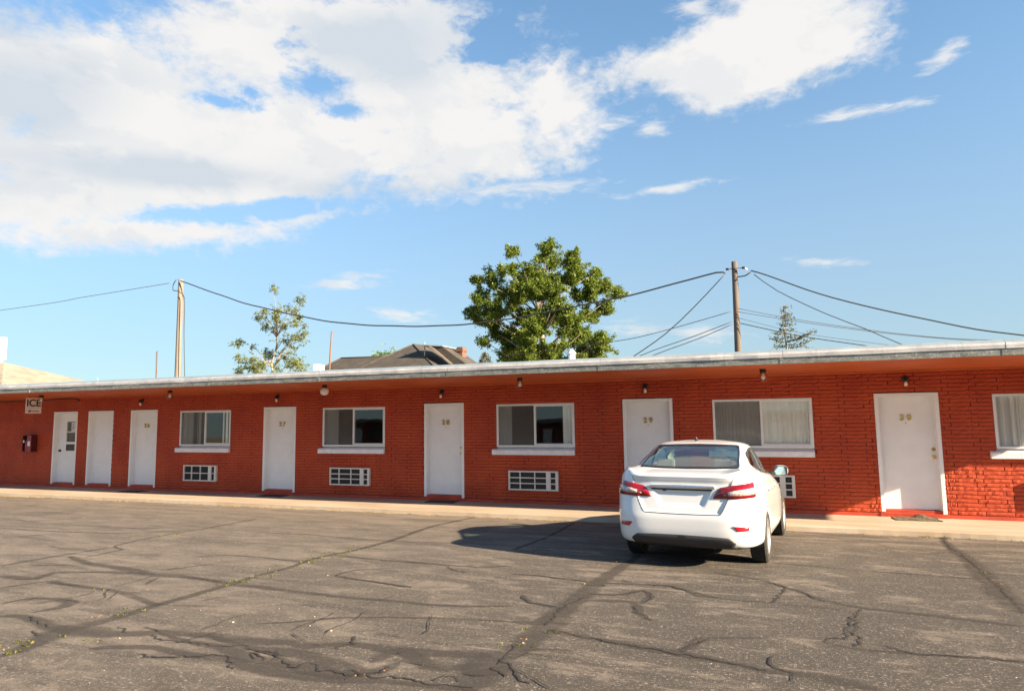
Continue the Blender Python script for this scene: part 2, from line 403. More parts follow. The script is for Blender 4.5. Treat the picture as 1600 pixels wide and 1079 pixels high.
# weathered pole timber
def timber(name, c0, c1):
    m, t, b = newmat(name); p = t.add('ShaderNodeTexCoord').outputs['Object']
    f = t.noise(t.mapping(p, sc=(14, 14, 0.7)), 1.5, 7, 0.65); g = t.noise(t.mapping(p, sc=(40, 40, 1.2)), 1.5, 4, 0.6)
    c = t.mix(t.smooth(f, 0.3, 0.7), c0, c1); c = t.mix(t.smooth(g, 0.55, 0.75, 0, 0.5), c, tuple(x * 0.4 for x in c0))
    t.l.new(c, b.inputs['Base Color']); b.inputs['Roughness'].default_value = 0.85
    t.l.new(t.bump(f, 0.5, 0.01), b.inputs['Normal']); return m
M['pole1'] = timber('pale_weathered_timber', (0.150, 0.125, 0.102), (0.215, 0.180, 0.148))
M['pole2'] = timber('brown_weathered_timber', (0.082, 0.066, 0.054), (0.125, 0.104, 0.086))
M['cable'] = simple('black_cable', (0.02, 0.022, 0.026), 0.5)
M['cablethin'] = simple('grey_cable', (0.09, 0.10, 0.12), 0.5)
# shingles, colour only (the courses are geometry)
M['shingle'] = simple('dark_shingle', (0.105, 0.09, 0.075), 0.9, var=0.4, scale=7, bump=0.6, bscale=30)
M['shingletan'] = simple('tan_shingle', (0.50, 0.40, 0.265), 0.9, var=0.18, scale=5, bump=0.6, bscale=30)
M['housewall'] = simple('cream_siding', (0.55, 0.50, 0.42), 0.8)
M['cream'] = simple('cream_trim', (0.27, 0.225, 0.175), 0.7)
M['chimney'] = simple('old_red_brick', (0.13, 0.07, 0.05), 0.9, var=0.4, scale=9, bump=0.5)
M['sheet'] = simple('white_sheet_metal', (0.76, 0.76, 0.76), 0.45)
M['galv'] = simple('galvanised_steel', (0.42, 0.46, 0.47), 0.4, metal=0.5, var=0.15)
M['rust'] = simple('rusty_steel', (0.15, 0.085, 0.06), 0.8)
M['room'] = simple('room_plaster', (0.33, 0.30, 0.265), 0.9)
M['carpet'] = simple('room_carpet', (0.09, 0.07, 0.06), 0.95)
M['dooroff'] = simple('dull_brown_paint', (0.10, 0.075, 0.06), 0.7)
# cloth
m, t, b = newmat('cream_curtain'); p = pos(t)
t.l.new(t.mix(t.noise(t.mapping(p, sc=(8, 8, 0.6)), 1.5, 4), (0.74, 0.71, 0.66), (0.86, 0.83, 0.78)), b.inputs['Base Color']); b.inputs['Roughness'].default_value = 0.9
M['curtain'] = m
# panes
def pane(name, tint, ior, rough=0.0, opac=0.0):
    m, t, b = newmat(name); t.n.remove(b)
    tr = t.add('ShaderNodeBsdfTransparent'); tr.inputs[0].default_value = tuple(tint) + (1,)
    gl = t.add('ShaderNodeBsdfGlossy'); gl.inputs['Roughness'].default_value = rough; gl.inputs[0].default_value = (1, 1, 1, 1)
    fr = t.add('ShaderNodeFresnel'); fr.inputs[0].default_value = ior
    pp = t.add('ShaderNodeTexCoord').outputs['Object']
    t.l.new(t.bump(t.noise(pp, 1.1, 2), 0.05, 0.03), gl.inputs['Normal'])
    mx = t.add('ShaderNodeMixShader'); bf = t.add('ShaderNodeNewGeometry').outputs['Backfacing']
    t.l.new(t.math('MULTIPLY', fr.outputs[0], t.math('SUBTRACT', 1.0, bf)), mx.inputs[0]); t.l.new(tr.outputs[0], mx.inputs[1]); t.l.new(gl.outputs[0], mx.inputs[2])
    t.l.new(mx.outputs[0], t.n['Material Output'].inputs[0]); return m
M['pane'] = pane('window_glass', (0.93, 0.95, 0.94), 1.72)
M['carglass'] = pane('green_car_glass', (0.58, 0.74, 0.69), 2.6)
M['jar'] = pane('clear_lamp_glass', (0.93, 0.91, 0.88), 1.5, 0.1)
M['opal'] = simple('opal_lamp_glass', (0.80, 0.74, 0.68), 0.25, var=0.03)
M['bulb'] = simple('frosted_bulb', (0.82, 0.74, 0.62), 0.2, var=0.03)
m, t, b = newmat('insect_screen'); t.n.remove(b)
tr = t.add('ShaderNodeBsdfTransparent'); df = t.add('ShaderNodeBsdfDiffuse'); df.inputs[0].default_value = (0.17, 0.16, 0.148, 1)
mx = t.add('ShaderNodeMixShader'); mx.inputs[0].default_value = 0.30; t.l.new(tr.outputs[0], mx.inputs[1]); t.l.new(df.outputs[0], mx.inputs[2])
t.l.new(mx.outputs[0], t.n['Material Output'].inputs[0]); M['screen'] = m
# car
m, t, b = newmat('white_car_paint'); p = t.add('ShaderNodeTexCoord').outputs['Object']
t.l.new(t.mix(t.noise(p, 3, 4), (0.60, 0.615, 0.63), (0.64, 0.655, 0.665)), b.inputs['Base Color']); b.inputs['Roughness'].default_value = 0.35
b.inputs['Coat Weight'].default_value = 1.0; b.inputs['Coat Roughness'].default_value = 0.04; M['paint'] = m
M['trim'] = simple('black_plastic_trim', (0.022, 0.022, 0.024), 0.55, var=0.1, bump=0.1, bscale=150)
M['frit'] = simple('black_glass_border', (0.015, 0.016, 0.02), 0.12)
M['tyre'] = simple('tyre_rubber', (0.022, 0.021, 0.02), 0.85, var=0.3, scale=12)
M['alloy'] = simple('silver_alloy', (0.72, 0.72, 0.73), 0.3, metal=0.85, var=0.04)
M['chrome'] = simple('chrome', (0.85, 0.86, 0.88), 0.06, metal=1.0, var=0.01)
M['redlens'] = simple('red_lamp_lens', (0.19, 0.0015, 0.005), 0.12, var=0.25, scale=25, coat=1.0)
M['clearlens'] = simple('clear_lamp_lens', (0.40, 0.35, 0.335), 0.15, var=0.45, scale=45, coat=1.0)
M['redrefl'] = simple('red_reflector', (0.30, 0.004, 0.012), 0.2, var=0.2, scale=60, coat=1.0)
M['underbody'] = simple('black_underbody', (0.012, 0.012, 0.012), 0.8)
M['cabin'] = simple('pale_cabin_trim', (0.50, 0.49, 0.46), 0.8)
M['seat'] = simple('grey_seat_cloth', (0.13, 0.13, 0.13), 0.9)
M['mirror'] = simple('mirror_glass', (0.42, 0.56, 0.60), 0.02, metal=1.0, var=0.02)
M['signwhite'] = simple('aged_white_sign', (0.70, 0.60, 0.54), 0.55, var=0.08, scale=7)
M['signblack'] = simple('black_sign_paint', (0.02, 0.016, 0.013), 0.6)
M['signred'] = simple('dark_red_sign_paint', (0.22, 0.03, 0.025), 0.6)
M['extred'] = simple('red_cabinet_enamel', (0.26, 0.012, 0.012), 0.35)
M['extdark'] = simple('maroon_cabinet_inside', (0.07, 0.006, 0.006), 0.5)
M['paper'] = simple('notice_paper', (0.70, 0.68, 0.66), 0.8)
M['print'] = simple('grey_print', (0.18, 0.16, 0.16), 0.8)
M['pebble'] = simple('pale_pebble', (0.42, 0.37, 0.30), 0.9, var=0.3)

# ground marks, traced as they lie on the lot (metres)
SEAL=[
 [(-5.03,-10.57,0.16),(-5.09,-10.29,0.2),(-5.29,-9.97,0.3),(-5.22,-9.69,0.18),(-5.26,-9.1,0.14),(-5.32,-8.18,0.14),(-5.39,-7.72,0.1),(-5.38,-7.21,0.1),(-5.49,-6.54,0.1),(-5.39,-5.82,0.1),(-5.42,-4.76,0.12),(-5.63,-3.11,0.12),(-5.51,-1.41,0.12)],
 [(-6.19,-9.86,0.12),(-5.99,-9.81,0.12),(-5.68,-9.87,0.16),(-5.32,-9.96,0.2),(-5.06,-9.93,0.3),(-4.78,-9.9,0.2),(-4.5,-9.74,0.16),(-4.09,-9.66,0.14),(-3.64,-9.66,0.2),(-3.38,-9.58,0.12),(-3.21,-9.62,0.12),(-2.96,-9.46,0.12),(-2.56,-9.46,0.2),(-1.89,-9.33,0.18)],
 [(-4.63,-10.22,0.08),(-4.49,-10.13,0.12),(-4.21,-10.04,0.12),(-3.89,-10.06,0.12),(-3.51,-10.04,0.12),(-3.2,-10.15,0.14),(-2.93,-10.13,0.16),(-2.62,-10.1,0.16),(-2.35,-10.03,0.1),(-2,-9.99,0.1),(-1.71,-9.97,0.1)],
 [(-1.76,-9.99,0.25),(-1.82,-9.72,0.3),(-1.86,-9.4,0.3),(-1.79,-9.2,0.25),(-1.79,-8.84,0.25),(-1.76,-8.51,0.28),(-1.8,-7.92,0.25),(-1.79,-7.32,0.25),(-1.8,-6.71,0.22),(-1.75,-5.6,0.16),(-1.72,-4.77,0.1)],
 [(-3.41,-5.04,0.08),(-3.36,-3.64,0.08),(-3.48,-1.71,0.08)],
 [(-1.73,-8.58,0.14),(-1.36,-8.67,0.1),(-1.01,-8.74,0.14),(-0.68,-8.81,0.18),(-0.44,-8.86,0.12),(-0.11,-8.96,0.12),(0.2,-8.96,0.16),(0.53,-9.09,0.18)],
 [(-0.71,-5.67,0.12),(-0.14,-5.97,0.06),(0.03,-6.23,0.06),(0.34,-6.65,0.08),(0.68,-6.91,0.1),(1.15,-6.96,0.12),(1.79,-7.1,0.1)],
 [(2.38,-1.17,0.1),(2.23,-2.58,0.16),(2.21,-3.52,0.2),(2.11,-4.56,0.26),(2.05,-5.21,0.28),(1.95,-6.02,0.26),(1.93,-6.59,0.26)],
 [(-0.11,-4.83,0.04),(0.35,-4.84,0.05),(0.81,-4.96,0.05),(1.34,-4.98,0.06),(1.99,-5.03,0.06)],
 [(2.15,-4.66,0.04),(2.49,-4.63,0.05)],
 [(1.31,-2.68,0.04),(1.72,-3.27,0.06),(2.2,-3.08,0.05),(2.93,-3.09,0.05)],
 [(0.25,-8.14,0.04),(0.45,-8.24,0.06),(0.75,-8.21,0.08),(1.03,-8.19,0.06),(1.49,-8.15,0.06)],
 [(-2.8,-6.6,0.06),(-2.39,-6.59,0.06),(-1.9,-6.7,0.06)],
 [(-2.33,-7.53,0.08),(-2.17,-7.78,0.08),(-1.89,-7.85,0.1),(-1.76,-7.9,0.16)],
 [(-2.08,-8.46,0.14),(-1.87,-8.41,0.16),(-1.85,-8.13,0.2)],
 [(-1.75,-7.22,0.06),(-1.42,-7.14,0.08),(-1.29,-6.88,0.1),(-1.17,-7.16,0.1),(-1.21,-7.44,0.1)],
 [(-1.7,-7.52,0.1),(-1.29,-7.43,0.12),(-1.16,-7.8,0.1),(-1.01,-8.02,0.06)],
 [(-1.72,-6.68,0.05),(-1.05,-6.61,0.06),(-0.57,-6.97,0.08),(-0.13,-6.98,0.04)],
 [(-0.69,-8.77,0.12),(-0.61,-8.47,0.12),(-0.52,-8.34,0.06),(-0.12,-8.18,0.05)],
 [(-5.32,-8.18,0.14),(-5,-8.15,0.14),(-4.52,-8.19,0.12),(-3.88,-8.22,0.12),(-3.31,-8.19,0.1),(-2.78,-8.16,0.08),(-2.27,-7.96,0.05)],
 [(-3.99,-9.27,0.05),(-3.76,-9.12,0.06),(-3.44,-8.85,0.06),(-2.88,-8.63,0.06),(-2.44,-8.52,0.06),(-2.08,-8.46,0.06)],
 [(-3.5,-7.61,0.06),(-4.16,-7.49,0.08),(-4.57,-7.4,0.06),(-4.55,-7.06,0.05),(-4.18,-6.74,0.03)],
 [(-5.27,-6.31,0.05),(-4.66,-6.35,0.06),(-3.9,-6.38,0.08),(-3.33,-6.35,0.06),(-2.98,-6.15,0.05)],
 [(-7.01,-7.06,0.05),(-6.65,-6.78,0.06),(-6.24,-6.76,0.06),(-5.51,-6.82,0.05)],
 [(-7.93,-4.89,0.05),(-6.93,-4.83,0.06),(-5.87,-4.94,0.05),(-4.99,-4.88,0.05),(-4.24,-4.77,0.05)],
 [(-7.23,-8.74,0.14),(-6.67,-8.8,0.1),(-6.14,-8.82,0.1),(-5.63,-8.98,0.1),(-5.23,-9.12,0.1)],
 [(-8,-8.74,0.14),(-7.49,-8.7,0.16),(-7.61,-8.42,0.14),(-7.1,-8.17,0.12),(-6.49,-8.09,0.2),(-5.97,-8.05,0.14),(-5.35,-8.15,0.12)],
 [(-8.52,-7.59,0.1),(-7.81,-7.85,0.14),(-7.11,-7.94,0.2),(-6.49,-8.09,0.16)],
 [(-8.27,-7.56,0.05),(-8.4,-6.92,0.06),(-8.73,-6.8,0.05),(-9,-5.86,0.06),(-9.11,-4.62,0.06),(-9.28,-3.39,0.06)],
 [(-6.62,-9.59,0.08),(-6.61,-9.36,0.08),(-6.33,-9.26,0.12),(-6.12,-9.29,0.16),(-6,-9.45,0.14),(-6.03,-9.7,0.06)],
 [(-7.33,-9.15,0.08),(-7.23,-8.74,0.1)],
 [(-8.35,-8.21,0.1),(-7.9,-8.01,0.06)],
 [(-6.31,-8.18,0.08),(-6.12,-8.5,0.05)],
 [(-6.63,-7.87,0.06),(-6.37,-7.35,0.06)],
 [(-8.62,-8.36,0.08),(-8.68,-7.5,0.08),(-8.66,-6.86,0.06)],
 [(-12.39,-6.04,0.06),(-11.1,-6.02,0.06),(-9.83,-5.75,0.06),(-9.12,-5,0.05)],
 [(-10.43,-5.26,0.05),(-9.76,-5.13,0.05)],
 [(-11.14,-6.81,0.05),(-10.75,-6.11,0.05)],
 [(-2.59,-9.76,0.12),(-2.59,-9.6,0.14),(-2.56,-9.46,0.16),(-2.44,-9.5,0.16),(-2.18,-9.69,0.16),(-2.04,-9.66,0.14),(-1.86,-9.53,0.18)],
 [(-4.09,-9.66,0.08),(-3.54,-9.78,0.1),(-3.25,-9.77,0.2),(-3.01,-9.8,0.2),(-2.64,-9.93,0.2),(-2.45,-9.89,0.16),(-2.42,-9.69,0.1)],
 [(-4.5,-9.74,0.05),(-4.12,-9.84,0.08),(-3.78,-9.85,0.14),(-3.35,-9.98,0.16),(-3.08,-9.99,0.2),(-2.77,-10.02,0.2),(-2.54,-10,0.18)],
 [(-1.91,-9.68,0.1),(-1.78,-9.67,0.14),(-1.68,-9.48,0.16)],
]
CRACK=[
 [(0.66,-6.96),(0.56,-7.25),(0.56,-7.49),(0.5,-7.74),(0.51,-7.86),(0.53,-8.03)],
 [(0.53,-7.26),(0.46,-7.75),(0.42,-8.02),(0.35,-8.02),(0.25,-8.14)],
 [(-0.09,-8.62),(-0.09,-8.78),(-0.08,-8.91),(0.03,-8.98),(0.05,-9.14)],
 [(-1.77,-8.49),(-1.8,-8.18),(-1.83,-7.93),(-1.8,-7.71),(-1.75,-7.42)],
 [(-1.71,-8.57),(-1.35,-8.69),(-1,-8.76),(-0.69,-8.83),(-0.44,-8.88),(-0.11,-8.98)],
 [(-0.7,-8.78),(-0.64,-8.6),(-0.53,-8.39)],
 [(2.36,-1.4),(2.22,-2.62),(2.24,-3.07),(2.18,-3.81),(2.14,-4.44),(2.09,-4.89),(2.06,-5.39),(2.01,-5.88),(1.98,-6.23),(1.92,-6.63)],
 [(-0.14,-6.01),(-0.02,-6.16),(0.03,-6.27),(-0.04,-6.68),(-0.1,-7.04)],
 [(0.03,-6.27),(0.13,-6.32),(0.29,-6.67),(0.36,-6.78)],
 [(0.65,-8.08),(0.71,-8.12),(0.86,-8.23),(1.08,-8.17),(1.49,-8.15)],
 [(-3.46,-9.86),(-3.31,-9.96),(-3.27,-9.97)],
 [(-3.31,-9.84),(-3.19,-9.94)],
 [(-3.47,-9.82),(-3.15,-9.94),(-3.01,-10.04),(-2.94,-9.9),(-2.81,-10.02),(-2.75,-10.01),(-2.59,-10.02),(-2.55,-9.99),(-2.42,-9.9),(-2.45,-9.78)],
 [(-2.94,-9.61),(-2.99,-9.52),(-2.93,-9.45),(-2.99,-9.38),(-3.02,-9.27)],
 [(-2.64,-9.93),(-2.46,-10),(-2.27,-9.94),(-2.09,-9.97),(-1.9,-9.95),(-1.75,-9.95)],
 [(-2.01,-9.93),(-2.04,-9.86),(-2.01,-9.81),(-1.95,-9.82),(-1.87,-9.91)],
 [(-1.91,-9.7),(-1.84,-9.74),(-1.78,-9.7)],
 [(-1.79,-9.54),(-1.73,-9.63),(-1.68,-9.66),(-1.63,-9.68)],
 [(-1.81,-9.38),(-1.68,-9.5)],
 [(-5.45,-10.06),(-5.34,-10.12),(-5.25,-10.14)],
 [(-5.91,-9.78),(-5.71,-9.88),(-5.39,-9.96)],
 [(-4.92,-9.74),(-4.74,-9.84)],
 [(-4.5,-9.82),(-4.34,-9.88),(-4.12,-9.86),(-3.86,-9.85),(-3.6,-9.77)],
 [(-4.76,-9.68),(-4.62,-9.68),(-4.5,-9.74)],
 [(-3.49,-9.87),(-3.35,-9.98)],
 [(-4.18,-10.2),(-4,-10.21),(-3.82,-10.1),(-3.6,-10.01),(-3.34,-10.2)],
 [(-4.59,-7.4),(-4.27,-7.47),(-3.91,-7.54),(-3.48,-7.64)],
 [(-5.26,-6.33),(-4.65,-6.38),(-4.16,-6.36),(-3.74,-6.41),(-3.55,-6.61),(-3.29,-6.7)],
 [(-1.75,-7.22),(-1.47,-7.2),(-1.28,-6.92),(-1.16,-7.18),(-1.21,-7.41)],
 [(-1.23,-7.56),(-1.16,-7.8),(-1.01,-8.02)],
 [(-1.59,-6.48),(-1.41,-6.61),(-1.05,-6.61),(-0.77,-6.92),(-0.59,-6.98)],
 [(-2.8,-6.6),(-2.48,-6.58),(-2.18,-6.67),(-1.9,-6.7)],
 [(-2.32,-7.57),(-2.18,-7.78),(-1.89,-7.85)],
 [(-1.68,-9.48),(-1.59,-9.66),(-1.46,-9.75)],
 [(-0.01,-7.04),(0.17,-7.04),(0.5,-7.05)],
 [(0.45,-8.2),(0.53,-8.03)],
 [(-7.66,-8.81),(-7.52,-8.76),(-7.49,-8.64)],
 [(-9.63,-7.1),(-9.27,-7.18),(-8.95,-7.06)],
 [(-6.52,-7.83),(-6.58,-7.68)],
 [(-11.14,-5.99),(-10.54,-5.91)],
 [(-13.34,-5.14),(-12.6,-5.3)],
 [(-12.18,-5.14),(-11.92,-5.09)],
 [(-5.97,-8.05),(-5.61,-8.11),(-5.33,-8.14)],
 [(-7.18,-8.77),(-6.63,-8.79)],
]
WEED=[(-5.05,-10.52,1.6),(-5.07,-10.44,1.6),(-5.11,-10.34,1.5),(-5.15,-10.28,1),(-4.93,-10.09,1),(-5.26,-9.3,0.8),(-5.23,-9.48,0.7),(-8.97,-5.81,1.6),(-9.05,-5.55,1),(-5.33,-8,1),(-5.33,-8.05,0.8),(-5.35,-8.24,0.8),(-5.28,-8.57,0.6),(-5.28,-7.78,0.8),(-5.31,-7.67,0.8),(-5.35,-7.48,0.8),(-5.38,-7.21,0.9),(-5.43,-6.85,1),(-5.41,-6.71,1.2),(-5.43,-6.54,1.1),(-5.43,-6.4,1.2),(-5.42,-6.25,1.2),(-5.42,-6.1,1.1),(-5.42,-5.95,1.1),(-5.41,-5.83,1),(-5.43,-5.5,0.8),(-5.43,-5.24,0.6),(-1.78,-6.82,0.8),(-1.79,-8.66,0.9),(-1.81,-9.04,0.8),(2.14,-4.61,1.3),(-6.01,-1,1.6),(-6.08,-1.1,1.2),(-6.31,-8.84,0.6),(-9.12,-5.36,0.7),(-9.08,-4.73,0.7),(-7,-4.86,0.6)]
DRYLEAF=[(-5.02,-10.57),(-5.02,-10.53),(-5.06,-10.32),(-5.25,-9.72),(-5.23,-9.7),(-1.81,-6.04),(-1.8,-6.2),(-1.8,-6.31),(-1.79,-5.92),(-1.78,-5.68),(-1.8,-9.12),(-1.81,-8.97),(-1.78,-8.73),(-5.45,-5.56),(-5.48,-5.35),(-5.43,-5.05),(-2.36,-9.94),(-2.44,-10.02),(2.05,-5.44)]
# ------------------------------------------------------------------ ground
GZ, SL = -0.027, 0.0405
def gz(y):                                            # the lot rises gently away from the building
    if y > -1.5: return GZ
    return GZ + SL * (-1.5 - max(y, -17.0))
mb = MB()
mb.box(-900, 900, -900, 900, -1.2, -0.35)
tag(mb.build('ground', M['earth']), kind='structure')
ys = [-70, -45, -30, -22, -17] + [-17 + 0.5 * i for i in range(1, 31)] + [-1.5, -1.2]
ys = sorted(set(ys)); xs = [-75, -55, -40] + [-30 + 1.5 * i for i in range(0, 29)] + [20, 35, 55]
vs = [(x, y, gz(y)) for y in ys for x in xs]; nx = len(xs)
fs = [(j * nx + i, j * nx + i + 1, (j + 1) * nx + i + 1, (j + 1) * nx + i) for j in range(len(ys) - 1) for i in range(nx - 1)]
lot = MB().add(vs, fs).build('asphalt_lot', M['asphalt'], fix=False)
tag(lot, kind='structure')

# tar seals and cracks, laid 4 mm apart above the asphalt
def smooth_line(pts, step):
    pts = [np.array(p, float) for p in pts]; out = []
    for i in range(len(pts) - 1):
        p0 = pts[max(i - 1, 0)]; p1 = pts[i]; p2 = pts[i + 1]; p3 = pts[min(i + 2, len(pts) - 1)]
        n = max(2, int(np.linalg.norm((p2 - p1)[:2]) / step))
        for k in range(n):
            t = k / n
            out.append(0.5 * ((2 * p1) + (-p0 + p2) * t + (2 * p0 - 5 * p1 + 4 * p2 - p3) * t * t + (-p0 + 3 * p1 - 3 * p2 + p3) * t ** 3))
    out.append(pts[-1]); return out
def ribbon_mesh(name, line, lift, wig, mat, parent):
    n = len(line); vs = []; fs = []; ed = []
    ph = rng.random() * 9
    for i, p in enumerate(line):
        a = line[max(i - 1, 0)]; b = line[min(i + 1, n - 1)]
        t = np.array(b[:2]) - np.array(a[:2]); t /= (np.linalg.norm(t) + 1e-9); nrm = np.array([-t[1], t[0]])
        w = p[2]
        if i in (0, n - 1): w *= 0.3
        c = np.array(p[:2]) + nrm * (rng.random() - 0.5) * wig
        for k, e in ((-1, 1), (-0.5, 0.35), (0, 0), (0.5, 0.35), (1, 1)):
            q = c + nrm * k * w * (0.88 + 0.24 * rng.random())
            vs.append((q[0], q[1], gz(q[1]) + lift)); ed.append(e)
    for i in range(n - 1):
        for k in range(4): fs.append((i * 5 + k, i * 5 + k + 1, (i + 1) * 5 + k + 1, (i + 1) * 5 + k))
    m = bpy.data.meshes.new(name); m.from_pydata(vs, [], fs)
    at = m.attributes.new('edge', 'FLOAT', 'POINT'); at.data.foreach_set('value', ed)
    bm = bmesh.new(); bm.from_mesh(m)
    for f in bm.faces:
        f.normal_update()
        if f.normal.z < 0: f.normal_flip()
    bm.to_mesh(m); bm.free()
    return link(name, m, mat, parent)
for i, l in enumerate(SEAL):
    ln = smooth_line([(x, y, w * 0.6) for x, y, w in l], 0.12)
    ribbon_mesh('tar_seam', ln, 0.0012 + 0.0005 * (i % 9), 0.02, M['seal'], lot)
for i, l in enumerate(CRACK):
    ln = smooth_line([(x, y, 0.007 + 0.008 * rng.random()) for x, y in l], 0.035)
    ribbon_mesh('crack', ln, 0.0062 + 0.0004 * (i % 7), 0.045, M['crack'], lot)
# short crazing in the worn band at the front
for i in range(30):
    x = rng.uniform(-6.5, -1.6); y = -9.35 + rng.gauss(0, 0.32) - (x + 4) * 0.02
    a = rng.choice([rng.uniform(-0.5, 0.5), rng.uniform(1.0, 2.1)]); ln = []
    for k in range(rng.randint(5, 14)):
        ln.append((x, y, 0.004 + 0.006 * rng.random())); a += rng.uniform(-0.3, 0.3)
        x += math.cos(a) * 0.06; y += math.sin(a) * 0.06
    ribbon_mesh('crack', ln, 0.0092 + 0.0004 * (i % 5), 0.01, M['crack'], lot)

# weeds, litter and loose stones
def blades(mb, x, y, z, n, h, spread):
    for _ in range(n):
        a = rng.uniform(0, 6.28); r = spread * rng.random() ** 0.7; px = x + math.cos(a) * r; py = y + math.sin(a) * r
        b = rng.uniform(0, 6.28); hh = h * rng.uniform(0.4, 1); w = rng.uniform(0.003, 0.007); ln = hh * rng.uniform(0.3, 1.1)
        dx, dy = math.cos(b), math.sin(b)
        mb.add([(px - dy * w, py + dx * w, z), (px + dy * w, py - dx * w, z), (px + dx * ln * .5 + dy * w, py + dy * ln * .5 - dx * w, z + hh * .75), (px + dx * ln, py + dy * ln, z + hh)], [(0, 1, 2), (0, 2, 3)])
mb = MB()
for x, y, s in WEED:
    s = min(s, 0.9)
    for _ in range(int(3 * s) + 1):
        xx = x + rng.gauss(0, 0.10 * s); yy = y + rng.gauss(0, 0.015 * s)
        blades(mb, xx, yy, gz(yy), int(7 * s) + 2, 0.016 * s + 0.006, 0.03 * s)
for x0, x1, n in ((-24, -16, 60), (-16, 0, 70), (0.5, 5, 26)):
    for _ in range(n):
        x = rng.uniform(x0, x1); blades(mb, x, -1.53 - rng.random() * 0.04, GZ, 5, 0.03, 0.05)
tag(mb.build('weeds', M['weed'], fix=False), 'small green weeds growing in the cracks of the asphalt lot', 'weeds', kind='stuff')
mb = MB()
for _ in range(330):
    x = rng.choice([rng.uniform(-24, -18), rng.uniform(-20, 4.5), rng.uniform(-12, 0)])
    blades(mb, x, -1.54 - abs(rng.gauss(0, 0.04)), GZ, 7, 0.022, 0.07)
tag(mb.build('dry_grass', M['straw'], fix=False), 'dry straw coloured grass along the edge of the concrete walk', 'grass', kind='stuff')
mb = MB()
for x, y in DRYLEAF:
    for _ in range(4):
        xx = x + rng.gauss(0, 0.05); yy = y + rng.gauss(0, 0.04); a = rng.uniform(0, 6.28); s = rng.uniform(0.006, 0.013)
        z = gz(yy) + 0.03
        mb.add([(xx + math.cos(a + k * 1.57) * s * (1 if k % 2 else 0.5), yy + math.sin(a + k * 1.57) * s * (1 if k % 2 else 0.5), z + rng.uniform(0, 0.015)) for k in range(4)], [(0, 1, 2, 3)])
tag(mb.build('leaf_litter', M['dryleaf'], fix=False), 'reddish dry leaf litter caught in the wide asphalt seams', 'litter', kind='stuff')
mb = MB()
for _ in range(220):
    y = -1.6 - 11.5 * rng.random() ** 1.3; x = rng.uniform(-2.2, 0.75) * (y + 13.76) * 0.62; s = rng.uniform(0.003, 0.007) * (1.0 if rng.random() < 0.97 else 1.7)
    z = gz(y); vv = []
    for k in range(5):
        a = k * 1.2566 + rng.random(); vv.append((x + math.cos(a) * s, y + math.sin(a) * s, z))
    vv.append((x + rng.uniform(-.3, .3) * s, y + rng.uniform(-.3, .3) * s, z + s * rng.uniform(0.5, 1.0)))
    mb.add(vv, [(k, (k + 1) % 5, 5) for k in range(5)])
tag(mb.build('loose_stones', M['pebble'], fix=False), 'pale loose stones scattered over the asphalt lot', 'stones', kind='stuff')

# concrete walk with a chipped front edge
SZ = 0.06
mb = MB(); n = 420; x0, x1 = -40.0, 9.0; vs = []
for i in range(n + 1):
    x = x0 + (x1 - x0) * i / n
    j = 0.010 * math.sin(x * 1.1) + 0.004 * math.sin(x * 3.1 + 1) + rng.gauss(0, 0.0012)
    dz = 0.004 * math.sin(x * 0.9)
    vs += [(x, 0.28, SZ), (x, -0.7, SZ + dz * .3), (x, -1.46 + j, SZ + dz), (x, -1.5 + j, SZ - 0.014 + dz), (x, -1.515 + j * 1.2, -0.02), (x, -1.52 + j * 1.2, -0.3)]
fs = []
for i in range(n):
    for k in range(5): fs.append((i * 6 + k, i * 6 + k + 1, (i + 1) * 6 + k + 1, (i + 1) * 6 + k))
walk = MB().add(vs, fs).build('concrete_walk', M['concrete'], fix=True)
tag(walk, kind='structure')

# ------------------------------------------------------------------ motel
DOORX = [-19.965, -18.508, -16.82, -12.148, -7.511, -2.885, 1.726]
DW, DB, DT = 1.01, 0.155, 2.245
WINX = [(-14.973, -13.222), (-10.324, -8.556), (-5.699, -3.92), (-1.102, 0.69), (3.532, 5.33)]
WB, WT = 1.258, 2.193
X0, X1, YB = -36.0, 7.12, 7.4
CZ = 2.64
motel = empty('motel', (0, 0, 0), 0, 'long low red brick motel wing with white numbered doors and sliding windows', 'motel')
ops = [(x, x + DW, 0.0, DT + 0.01) for x in DOORX] + [(a, b, 1.094, WT) for a, b in WINX]
cuts = sorted(set([X0, X1] + [v for o in ops for v in o[:2]]))
mb = MB()
for a, b in zip(cuts[:-1], cuts[1:]):
    mid = (a + b) / 2; spans = [(0.0, CZ + 0.3)]
    for o in ops:
        if o[0] < mid < o[1]:
            ns = []
            for s, e in spans:
                if o[2] > s: ns.append((s, min(e, o[2])))
                if o[3] < e: ns.append((max(s, o[3]), e))
            spans = ns
    for s, e in spans:
        if e - s > 0.01: mb.box(a, b, 0.012, 0.2, s, e)
wall = mb.build('wall', M['mortar'], motel, fix=False)
